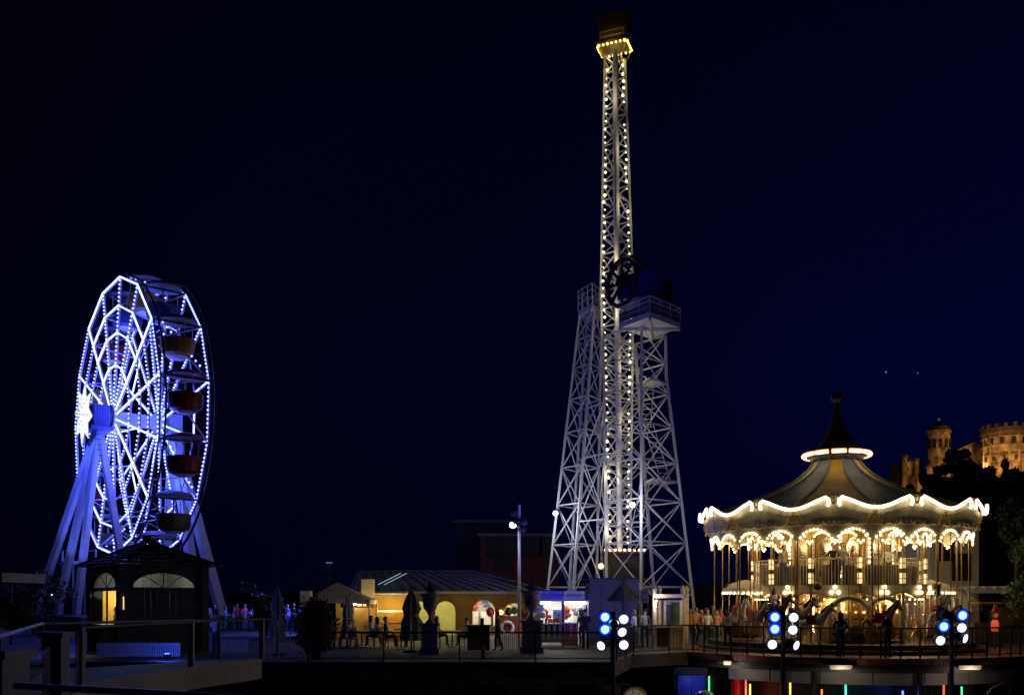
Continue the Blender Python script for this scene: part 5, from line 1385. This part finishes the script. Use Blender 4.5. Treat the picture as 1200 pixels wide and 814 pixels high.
# ------------------------------------------------------------------ octagonal ticket kiosk at the left
KY = 37.0
kc0 = Vector((X(142,KY-.4),KY-.4,0)); k1 = Vector((math.cos(rad(42)),math.sin(rad(42)),0)); k2 = Vector((-math.sin(rad(42)),math.cos(rad(42)),0))
KL = 3.35; kz = 3.5
kk = thing('timber_kiosk', 'dark timber kiosk with pyramid roof and lit arched windows before the wheel', 'kiosk', kc0+k1*KL/2+k2*KL/2)
ctr = kc0+(k1+k2)*KL/2
for a in (kc0, kc0+k1*KL, kc0+k2*KL, kc0+(k1+k2)*KL): MB().box((a.x,a.y,kz/2), .3,.3,kz, rad(42)).build('corner_post', M['timber'], kk)
def face(o_, d_, n_, lab, wind):
    # arch head over shutters
    L = KL-.3; a = o_+d_*.15
    def pt(s, z, off=0): return a+d_*s+Vector((0,0,z))+n_*off
    up = MB(); N_ = 14; r_ = L*.42; zc = 2.62; hgt = .62
    arcp = [(L/2-r_*math.cos(PI*k/N_), zc+hgt*math.sin(PI*k/N_)) for k in range(N_+1)]
    for (s0,z0),(s1,z1) in zip(arcp, arcp[1:]): up.prism([pt(s0,z0),pt(s1,z1),pt(s1,kz),pt(s0,kz)], n_*-.1)
    up.prism([pt(0,zc),pt(arcp[0][0],zc),pt(arcp[0][0],kz),pt(0,kz)], n_*-.1); up.prism([pt(arcp[-1][0],zc),pt(L,zc),pt(L,kz),pt(arcp[-1][0],kz)], n_*-.1)
    up.build('upper_wall', M['timber'], kk)
    MB().tube([pt(s,z,.03) for s,z in arcp], .05, 5).build('arch_trim', M['timber'], kk)
    MB().prism([pt(s,z,-.06) for s,z in arcp], n_*.015).build('fanlight_pane', M['glass'], kk)
    for k in (4,7,10): MB().beam(pt(L/2,zc,-.03), pt(arcp[k][0],arcp[k][1],-.03), .022).build('fanlight_bar', M['timber'], kk)
    MB().prism([pt(0,zc-.14),pt(L,zc-.14),pt(L,zc),pt(0,zc)], n_*-.16).build('lintel', M['timber'], kk)
    nb = 12
    if wind:
        for k in range(nb):
            s0 = L*k/nb; s1 = L*(k+.95)/nb; MB().prism([pt(s0,0),pt(s1,0),pt(s1,1.05),pt(s0,1.05)], n_*-.06).build('board', M['timber'], kk)
        MB().prism([pt(0,1.05,.1),pt(L,1.05,.1),pt(L,1.12,.1),pt(0,1.12,.1)], n_*-.4).build('sill', M['render'], kk)
        for s in (L*.5,L*.97,.03): MB().prism([pt(s-.03,1.12),pt(s+.03,1.12),pt(s+.03,zc-.14),pt(s-.03,zc-.14)], n_*-.06).build('window_post', M['timber'], kk)
    else:
        for k in range(nb):
            s0 = L*k/nb; s1 = L*(k+.95)/nb; MB().prism([pt(s0,0),pt(s1,0),pt(s1,zc-.14),pt(s0,zc-.14)], n_*-.06).build('shutter_board', M['timber'], kk)
face(kc0, k1, -k2, 'front', False); face(kc0+k2*KL, -k2, -k1, 'left', True)
b0, b1 = kc0+k1*KL, kc0+k1*KL+k2*KL
for o_, d_, n_ in ((b0,k2,k1),(b1,-k1,k2)):
    for k in range(8): 
        s0 = .15+(KL-.3)*k/8; s1 = .15+(KL-.3)*(k+.96)/8; MB().prism([o_+d_*s0,o_+d_*s1,o_+d_*s1+Vector((0,0,kz)),o_+d_*s0+Vector((0,0,kz))], n_*-.06).build('board', M['timber'], kk)
ov = .5; ro = [kc0-(k1+k2)*ov, kc0+k1*(KL+ov)-k2*ov, kc0+(k1+k2)*(KL+ov), kc0+k2*(KL+ov)-k1*ov]
apx = ctr+Vector((0,0,kz+1.05))
for i in range(4):
    a, c = ro[i]+Vector((0,0,kz+.02)), ro[(i+1)%4]+Vector((0,0,kz+.02))
    rs_ = []
    for k in range(7):
        t0, t1 = k/7, (k+1)/7; lift = Vector((0,0,.05*(1)))
        pts = [a.lerp(apx,t0)+lift, c.lerp(apx,t0)+lift, c.lerp(apx,min(1,t1)), a.lerp(apx,min(1,t1))]
        MB().add(pts, [(0,1,2,3)]).build('roof_course', M['roof' if False else 'timber'], kk)
    strut('hip_cap', a, apx, .12, M['timber'], kk)
MB().box((ctr.x,ctr.y,kz+1.15), .3,.3,.3).build('roof_cap', M['timber'], kk)
MB().prism([r_+Vector((0,0,kz-.02)) for r_ in ro], (0,0,.04)).build('soffit', M['timber'], kk)
MB().box((ctr.x,ctr.y,.06), 2.7,2.7,.1, rad(42)).build('floor', M['wood'], kk)
q = kc0+k1*.95+k2*2.7
MB().obox(q+Vector((0,0,1.3)), k1*.75, k2*.04, (0,0,1.2)).build('inner_wall', M['yellow'], kk)
MB().obox(ctr+Vector((0,0,3.3)), k1*.5, k2*.1, (0,0,.03)).build('ceiling_lamp', M['tubelight'], kk)
lamp('kiosk_ceiling_light', ctr+Vector((0,0,3.1)), 190, (.8,1,.9), .15)
lamp('kiosk_counter_light', ctr-k1*.9+k2*.3+Vector((0,0,2.2)), 34, (1,.62,.12), .12)
MB().ball(ctr-k1*.9+k2*.5+Vector((0,0,2.32)), .08, 8, 6).build('counter_bulb', M['warmyel'], kk)
pw = kc0+k2*1.75+k1*.42
person('rail', (pw.x,pw.y,.12), -55, WH, DK, 'person in white serving inside the lit side window of the kiosk', None, 'hair_n', True, 1.0)
strut('light_strip', kc0+k1*.02-k2*.2+Vector((0,0,1.75)), kc0+k1*.02-k2*.2+Vector((0,0,2.25)), .03, M['lantern'], kk)
pk = thing('picket_fence', 'white picket fence in blue light in front of the timber kiosk', 'fence', (X(165,34),34,0))
for k in range(36):
    x = X(114+2.75*k,34); MB().box((x,34,.32),.05,.03,.5).build('picket', M['white_steel'], pk)
for z in (.14,.5): MB().box((X(162,34),34.03,z), X(211,34)-X(113,34),.025,.04).build('fence_rail', M['white_steel'], pk)
pk2 = thing('picket_fence', 'short white picket fence in dim blue light right of the kiosk', 'fence', (X(275,37),37,0))
for k in range(12):
    x = X(260+2.7*k,37); MB().box((x,37,.32),.05,.03,.5).build('picket', M['white_steel'], pk2)
MB().box((X(275,37),37.03,.5), X(291,37)-X(259,37),.025,.04).build('fence_rail', M['white_steel'], pk2)
bfl = thing('floodlight', 'added low blue floodlight on a short stand before the white picket fence', 'floodlight', (X(196,32.6),32.6,0))
MB().box((X(196,32.6),32.6,.17),.22,.14,.14).build('housing', M['dark_metal'], bfl); MB().box((X(196,32.6),32.6,.25),.17,.1,.02).build('lens', M['n_blue'], bfl); MB().box((X(196,32.6),32.6,.05),.06,.06,.1).build('stand', M['dark_metal'], bfl)
lamp('added_fence_light', (X(196,32.6),32.55,.42), 60, (.06,.1,1), .1)  # added fixture and light, to turn the fence and ground blue
# awning at the far left
aw = thing('awning', 'pale flat awning on posts at the far left edge', 'awning', (X(0,45),45,0))
MB().obox((X(-6,45),45,Z(677,45)), (1.5,-.15,0), (.2,1.6,0), (0,0,.22)).build('canopy', M['canvasg'], aw)
for dx in (-1.2,1.2): strut('awning_post', (X(-6,45)+dx,44.2,0), (X(-6,45)+dx,44.2,Z(682,45)), .08, M['dark_metal'], aw)
# ------------------------------------------------------------------ buildings behind
def block(px0,px1,pytop,d,depth,mk,lab,wins=(),roofmk='roof',ztop=None,gable=False):
    x0,x1 = X(px0,d),X(px1,d); zt = ztop or Z(pytop,d); t = thing('building', lab, 'building', ((x0+x1)/2,d,0))
    MB().box(((x0+x1)/2,d+depth/2,zt/2), x1-x0,depth,zt).build('wall', M[mk], t)
    MB().box(((x0+x1)/2,d+depth/2,zt+.12), x1-x0+.5,depth+.5,.24).build('roof', M[roofmk], t)
    for (px,py,w,h) in wins:
        c = P(px,py,d); f_ = MB()
        for sx in (-1,1): f_.box((c.x+sx*w/2,d-.04,c.z),.09,.1,h)
        for sz in (-1,1): f_.box((c.x,d-.04,c.z+sz*h/2),w+.09,.1,.09)
        f_.box((c.x,d-.04,c.z),.05,.08,h)
        fo_ = f_.build('window', M['timber'], t); MB().box((c.x,d-.02,c.z),w-.05,.03,h-.05).build('pane', M['black'], fo_)
    return t
block(563,655,628,80,12,'redwall','dark red building behind the lamp post',[(600,640,1.6,1.6),(625,640,1.6,1.6),(640,640,1.2,1.6),(578,640,1.2,1.6),(590,660,1.4,1.4)])
block(533,600,612,92,10,'timber','dark gabled building block behind the red one',[(560,645,1.5,2)])
wb = block(1090,1147,608,51,6,'render','tall pale rendered building corner behind the carousel',[(1106,640,.9,1.5),(1126,664,.9,1.4)])
block(1147,1400,640,62,10,'timber','long dark building at the right behind the pergola',[(1170,650,1.2,1.5),(1190,650,1.2,1.5)])
pg = thing('pergola', 'white beamed pergola behind the hedge at the far right', 'pergola', (X(1180,48),48,0))
MB().box((X(1190,48),48,Z(691,48)), 5.0,.2,.28).build('beam', M['render'], pg); MB().box((X(1190,48),50,Z(691,48)), 5.0,.2,.28).build('beam', M['render'], pg)
for k in range(9): MB().box((X(1190,48)-2.2+.55*k,49,Z(688,48)), .1,2.6,.14).build('rafter', M['render'], pg)
for dx in (-2.3,0,2.3): MB().box((X(1190,48)+dx,48,Z(695,48)/2), .2,.2,Z(695,48)).build('pergola_post', M['render'], pg)
hd_ = thing('hedge', 'green clipped hedge wall behind the railing at the far right', 'hedge', (X(1184,44),44,0))
m = MB()
for k in range(10): leaves(m, (X(1163,44)+.28+.42*k, 44+random.uniform(-.1,.1), 1.0), (.4,.35,1.0), 230, .07)
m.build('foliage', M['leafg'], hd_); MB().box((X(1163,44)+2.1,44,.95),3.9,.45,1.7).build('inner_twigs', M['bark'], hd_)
cl = thing('side_stall', 'small stall with a yellow orange awning and red lantern beside the hedge', 'stall', (X(1158,42),42,0))
xs_ = X(1157,42)
MB().obox((xs_,42,Z(706,42)), (.6,0,0),(0,.5,.0),(.12,0,.05)).build('awning', M['gond_yel'], cl); MB().box((xs_,42.3,.55),1.1,.5,1.1).build('counter', M['wood'], cl)
for dx in (-.5,.5): strut('stall_post', (xs_+dx,41.7,0), (xs_+dx,41.7,Z(707,42)), .05, M['dark_metal'], cl)
ln = thing('lantern_figure', 'red glowing lantern figure with a pointed hat beside the hedge', 'lantern', (X(1166,41),41,0))
xf = X(1166,41)
MB().lathe((xf,41,0), [(.12,.75),(.16,.85),(.16,1.1),(.1,1.25)], 12).build('glowing_body', M['dimred'], ln); MB().ball((xf,41,1.48),.15,12,8).build('head', M['gond_yel'], ln)
MB().lathe((xf,41,0), [(.3,1.58),(.14,1.64),(.05,1.85),(0,2.0)], 12).build('hat', M['gond_red'], ln); MB().tube([(xf,41,0),(xf,41,.62)], .05, 8).build('pole', M['dark_metal'], ln)
lamp('lantern_glow', (xf,40.6,1.35), 4, (1,.3,.1), .1)
ps = thing('market_parasol', 'big pale parasol glimpsed behind the right end of the carousel', 'parasol', (X(1128,47.5),47.5,0))
xp = X(1128,47.5); MB().lathe((xp,47.5,0), [(.95,Z(716,47.5)),(.9,Z(708,47.5)),(.6,Z(699,47.5)),(.1,Z(694,47.5)),(0,Z(693,47.5))], 12, cap=False).build('canopy', M['render'], ps); MB().tube([(xp,47.5,0),(xp,47.5,Z(695,47.5))], .04, 8).build('pole', M['wood'], ps)
# ------------------------------------------------------------------ castle church on the hill
CD = 170.0
ch = thing('hilltop_castle', 'floodlit sandstone castle church with domed tower and round keep on the hill', 'castle', P(1120,610,CD))
def cyl(px, w, py0, py1, d, seg=16, nm='tower', par=ch, taper=1.0):
    c = P(px,py1,d); r = X(600+w/2,d)
    return MB().lathe((c.x,d,0), [(r,Z(py1,d)),(r*taper,Z(py0,d))], seg).build(nm, M['castle'], par)
dt = cyl(1100,25,507,560,CD,12,'dome_tower'); c = P(1100,507,CD); s_ = CD/F
MB().lathe((c.x,CD,0), [(14*s_,Z(507,CD)),(14*s_,Z(504.5,CD))], 16).build('cornice', M['castle'], dt)
for k in range(12):
    a = 2*PI*k/12; MB().lathe((c.x+11*s_*math.cos(a),CD+11*s_*math.sin(a),0), [(1.3*s_,Z(528,CD)),(1.3*s_,Z(515,CD))], 8).build('colonnette', M['castle'], dt)
    m = MB(); q = Vector((c.x+12.7*s_*math.cos(a+.26),CD+12.7*s_*math.sin(a+.26),Z(521,CD))); t_ = Vector((-math.sin(a+.26),math.cos(a+.26),0))
    m.obox(q, t_*1.6*s_, Vector((math.cos(a+.26),math.sin(a+.26),0))*.1, (0,0,5*s_)); m.build('arched_opening', M['black'], dt)
MB().lathe((c.x,CD,0), [(12*s_,Z(504.5,CD)),(11.5*s_,Z(501,CD)),(8*s_,Z(498,CD)),(3*s_,Z(495.5,CD)),(1.5*s_,Z(494,CD)),(0,Z(493,CD))], 16).build('dome', M['castle'], dt)
MB().beam((c.x,CD,Z(495,CD)),(c.x,CD,Z(489,CD)),.9*s_*.5).build('cross', M['render'], dt); MB().box((c.x,CD,Z(491.3,CD)),4*s_,.2,1.0*s_).build('cross_arm', M['render'], dt)
kp = cyl(1180,50,514,565,CD-4,24,'round_keep',ch,1.06); kc_ = P(1180,514,CD-4)
MB().lathe((kc_.x,CD-4,0), [(26*s_,Z(517,CD)),(28*s_,Z(513,CD)),(28*s_,Z(508,CD)),(25*s_,Z(508,CD))], 24).build('parapet', M['castleshade'], kp)
for k in range(18):
    a = 2*PI*k/18; MB().box((kc_.x+27*s_*math.cos(a),CD-4+27*s_*math.sin(a),Z(506,CD)), 3.6*s_,3*s_,(3.2,4.6,2.6)[k%3]*s_, a+PI/2).build('merlon', M['castleshade'], kp)
for k in range(14):
    a = 2*PI*k/14; q = Vector((kc_.x+25.8*s_*math.cos(a),CD-4+25.8*s_*math.sin(a),Z(523,CD)))
    MB().obox(q, Vector((-math.sin(a),math.cos(a),0))*2.0*s_, Vector((math.cos(a),math.sin(a),0))*.12, (0,0,3*s_)).build('window', M['black'], kp)
for dx in (-18,-6,6): MB().lathe((kc_.x+dx*s_,CD-20,0), [(1.2*s_,Z(506,CD)),(1.6*s_,Z(503,CD)),(0,Z(501,CD))], 8).build('finial', M['render'], kp)
for (p0,p1,py0,py1,d) in ((1138,1165,524,560,CD+3),(1058,1082,540,600,CD+2),(1075,1100,556,600,CD-2),(1108,1145,530,570,CD+8),(1196,1260,518,580,CD+6)):
    x0,x1 = X(p0,d),X(p1,d); w_ = MB().box(((x0+x1)/2,d+3,(Z(py0,d)+Z(py1,d))/2), x1-x0,6,Z(py0,d)-Z(py1,d)).build('curtain_wall', M['castle'], ch)
    for k in range(int((p1-p0)/6)):
        MB().box((x0+(k+.5)*6*s_,d+.2,Z(py0,d)+.12*(k%3)), 3*s_,.6,.35+.2*(k%2)).build('merlon', M['castleshade'], w_)
    for k in range(max(1,int((p1-p0)/9))):
        MB().box((x0+(k+.6)*8.5*s_,d-.03,Z(py0+9,d)), 2.6*s_,.1,5*s_).build('window', M['black'], w_)
for py in (518.5,528,538): MB().tube([(kc_.x+25.9*s_*math.cos(2*PI*q/32),CD-4+25.9*s_*math.sin(2*PI*q/32),Z(py,CD)) for q in range(32)], .18, 5, True).build('string_course', M['castleshade' if py==538 else 'castle'], kp)
for k in range(9):
    a = -PI+PI*k/8; MB().lathe((kc_.x+26*s_*math.cos(a),CD-4+26*s_*math.sin(a),0), [(1.5*s_,Z(566,CD)),(1.3*s_,Z(535,CD)),(.9*s_,Z(516,CD))], 6).build('buttress', M['castle'], kp)
for k in range(14):
    a = 2*PI*k/14; q = Vector((kc_.x+25.8*s_*math.cos(a+.1),CD-4+25.8*s_*math.sin(a+.1),Z(543,CD)))
    MB().obox(q, Vector((-math.sin(a),math.cos(a),0))*1.2*s_, Vector((math.cos(a),math.sin(a),0))*.14, (0,0,2.4*s_)).build('window', M['black'], kp)
for px,w_,t0,t1,d_ in ((1060,7,536,600,CD+1),(1074,6,540,600,CD+1.5),(1090,8,548,600,CD-4),(1141,7,521,560,CD+2),(1156,8,516,560,CD-3)):
    tr_ = cyl(px,w_,t0,t1,d_,8,'turret',ch,.9); q = P(px,t0,d_)
    MB().lathe((q.x,d_,0), [(w_*.62*s_,q.z-.1),(w_*.62*s_,q.z+.35),(w_*.4*s_,q.z+.5),(0,q.z+w_*.9*s_)], 8).build('turret_cap', M['castleshade'], tr_)
gb = P(1120,531,CD); m = MB(); m.prism([P(1112,531,CD),P(1139,531,CD),P(1139,519,CD)], (0,6,0)); m.build('gable', M['castle'], ch)
for px,py,d,pw_ in ((1176,545,CD-14,2000),(1148,548,CD-5,460),(1100,548,CD-10,420),(1066,592,CD-6,520),(1093,590,CD-10,330),(1205,545,CD-13,700)):
    c = P(px,py,d); f_ = thing('floodlight', {1176:'floodlight on the hill below the round keep',1148:'floodlight on the hill below the castle curtain wall',1100:'floodlight on the hill below the domed tower',1066:'floodlight on the hill at the left end of the castle',1093:'floodlight on the hill below the lower castle wall',1205:'floodlight on the hill right of the round keep'}[px], 'floodlight', c)
    MB().box(c, .5,.3,.35).build('housing', M['dark_metal'], f_); MB().box((c.x,c.y,c.z-1.6),.12,.12,3).build('stake', M['dark_metal'], f_); MB().box((c.x,c.y+.17,c.z+.02),.4,.02,.26).build('lens', M['n_org'], f_)
    lamp('castle_flood', c+Vector((0,.5,.3)), pw_, (1,.58,.2), .3)
# ------------------------------------------------------------------ trees
def cedar(px, d, pytop, w, lab, mk='leaf', base=3.0, seed=1, den=1.0, leafs=.42):
    rg = random.Random(seed); x = X(px,d); zt = Z(pytop,d); t = thing('cedar_tree', lab, 'tree', (x,d,base))
    MB().tube([(x,d,base),(x+.2,d,base+(zt-base)*.5),(x,d,zt-.5)], .5, 8, rend=.1).build('trunk', M['bark'], t)
    m = MB(); lm = MB()
    H = zt-base; n = 9
    for k in range(n):
        z = base+H*(.22+.76*k/(n-1)); r = w*(1.0-.72*(k/(n-1))**1.3)
        for q in range(5):
            a = rg.uniform(0,2*PI); L = r*rg.uniform(.55,1.0); tip = Vector((x+L*math.cos(a), d+L*math.sin(a), z+rg.uniform(-.3,.5)))
            lm.tube([(x,d,z-.4), tip], .12, 5, rend=.04)
            for j in range(3):
                c = Vector((x,d,z)).lerp(tip, .45+.27*j); leaves(m, c, (r*.34,r*.34,.38), int(75*den), leafs, .35, rg)
    m.build('crown', M[mk], t); lm.build('limbs', M['bark'], t, kind='stuff')
cedar(1118, 120, 532, 6.2, 'broad dark cedar in front of the middle of the castle', seed=3)
cedar(1088, 112, 560, 3.6, 'dark cedar with flat layers below the domed tower', seed=5)
cedar(1155, 110, 552, 5.0, 'dark cedar below the castle curtain wall', seed=8)
cedar(1196, 104, 556, 5.5, 'dark cedar at the right edge below the keep', seed=12)
cedar(1064, 128, 574, 3.0, 'small cedar at the left foot of the castle', seed=15)
cedar(1178, 140, 543, 2.2, 'slim dark cedar against the lit round keep', seed=21, base=8)
cedar(1235, 110, 540, 5.5, 'tall cedar just past the right edge of the castle', seed=31)
cedar(1131, 132, 541, 3.4, 'mid height dark cedar under the castle gable', seed=41, den=1.2)
cedar(1103, 134, 549, 3.2, 'dark cedar right below the domed tower base', seed=43, den=1.2)
def bushy(px, d, pyb, h, w, lab, mk='leafg', seed=4, n=1600):
    rg = random.Random(seed); x = X(px,d); zb_ = Z(pyb,d); t = thing('leafy_tree', lab, 'tree', (x,d,0))
    MB().tube([(x,d,0),(x+.1,d,zb_+h*.5)], .14, 7, rend=.06).build('trunk', M['bark'], t)
    m = MB()
    for k in range(14):
        a = rg.uniform(0,6.28); q = rg.uniform(.2,.8)*w; c = (x+q*math.cos(a), d+q*math.sin(a), zb_+h*rg.uniform(.1,.9)); leaves(m, c, (w*.38,w*.38,h*.17), n//14, .12, 1, rg)
    m.build('crown', M[mk], t)
bushy(1204, 40, 720, 3.2, 1.0, 'leafy green tree at the right edge beside the hedge')
bushy(1190, 46, 640, 2.4, .8, 'dark leafy tree behind the hedge at the right edge', 'leaf', 9, 900)
bushy(40, 58, 725, 3.0, 2.6, 'dark bushy tree at the left behind the awning', 'leaf', 10)
bushy(-5, 40, 740, 1.2, 1.4, 'low dark bush by the walkway at the far left', 'leaf', 14)
bushy(312, 55, 730, 2.4, 1.5, 'dark tree behind the folded cream parasol', 'leaf', 17)
# ------------------------------------------------------------------ spotlight clusters on poles
def cluster(px, heads, lab, d=30.0, back=True):
    x = X(px,d); t = thing('spotlight_pole', lab, 'spotlights', (x,d,-4))
    MB().tube([(x,d,-4),(x,d,Z(716,d))], .07, 10).build('pole', M['shed'], t)
    for dz in (727,748): MB().beam((x-.38,d,Z(dz,d)), (x+.38,d,Z(dz,d)), .025).build('cross_arm', M['dark_metal'], t)
    for (hx,hy,col,tilt) in heads:
        c = P(hx,hy,d-.05); s = -1 if hx < px else 1
        dr = Vector((tilt*.9,-1,-.12 if not tilt else -.35)).normalized()
        if col == 'x': dr = -dr
        R_ = .205 if col != 'w' else .17
        h_ = MB().tube([c-dr*.34, c-dr*.28, c-dr*.06, c], R_*.66, 16, rend=R_).build('spot_head', M['black'], t)
        ln_ = MB().tube([c-dr*.03, c+dr*.012], R_*.92, 20).build('lens', M[{'b':'haloblue','w':'haloblue' if hx == 131 else 'halopale','x':'shed'}[col]], h_)  # outer ring glows to imitate the bloom halo round the lamp core
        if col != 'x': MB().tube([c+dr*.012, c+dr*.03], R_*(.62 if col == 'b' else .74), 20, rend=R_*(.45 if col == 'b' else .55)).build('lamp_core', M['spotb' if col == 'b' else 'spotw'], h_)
        MB().tube([c+dr*.01+Vector((.0,0,0))+(dr.orthogonal().normalized()*math.cos(a)+dr.cross(dr.orthogonal().normalized())*math.sin(a))*R_ for a in [2*PI*k/20 for k in range(20)]], .014, 5, True).build('rim', M['dark_metal'], h_)
        MB().beam(c-dr*.2, (x,d,c.z), .018).build('bracket', M['dark_metal'], h_)
        if col == 'b': lamp('blue_spot', c+dr*.12, 45, (.08,.2,1), .12, 'SPOT', c+dr*10, 110)
        if col == 'w': lamp('white_spot', c+dr*.12, 26, (1,.96,.9), .12, 'SPOT', c+dr*10, 110)
        if col == 'x' and hx == px: lamp('added_blue_spot', c+dr*.3, 2600, (.11,.13,1), .12, 'SPOT', P(705,540,55), 52)  # added rear head and light, to turn shed and tower blue
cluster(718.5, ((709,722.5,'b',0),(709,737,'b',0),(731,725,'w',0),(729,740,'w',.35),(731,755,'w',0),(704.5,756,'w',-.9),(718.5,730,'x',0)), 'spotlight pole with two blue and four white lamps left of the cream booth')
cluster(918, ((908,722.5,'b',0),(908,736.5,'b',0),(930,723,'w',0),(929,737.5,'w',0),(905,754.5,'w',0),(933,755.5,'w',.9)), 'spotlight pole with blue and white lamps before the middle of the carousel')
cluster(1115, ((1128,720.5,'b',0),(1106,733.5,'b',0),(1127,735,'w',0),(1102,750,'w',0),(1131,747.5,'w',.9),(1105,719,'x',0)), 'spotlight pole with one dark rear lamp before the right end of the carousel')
# far points of light
for px,py,lab in ((1038,436,'tiny pale light far off in the sky right of the carousel spire'),(1075,437,'fainter tiny light to the right in the sky above the castle'),(386,659,'small blue lamp on a dark mast left of the ochre roof')):
    d = 60 if px < 400 else 400; c = P(px,py,d)
    if px < 400:
        t = thing('mast_lamp', lab, 'lamp', (c.x,d,0)); MB().tube([(c.x,d,0),(c.x,d,c.z)], .05, 6).build('mast', M['dark_metal'], t); MB().box((c.x,d-.05,c.z),.4,.1,.1).build('lamp_head', M['n_blue'] if False else emis('dim blue lamp',(.15,.15,.6),.35), t); lamp('mast_light', c+Vector((0,-.5,-.1)), 2600, (.12,.16,1), .25, 'SPOT', P(280,735,58), 100)
    else:
        t = thing('far_light', lab, 'aircraft', c); MB().ball(c,.3,8,5,(1.6,1,.6)).build('light_backing', M['dark_metal'], t); MB().ball(c-Vector((0,.3,0)),.3,8,5).build('light', emis('sky light %d'%px,(.5,.5,.8),.5 if px<1050 else .25), t)  # far point of light with a small dark backing
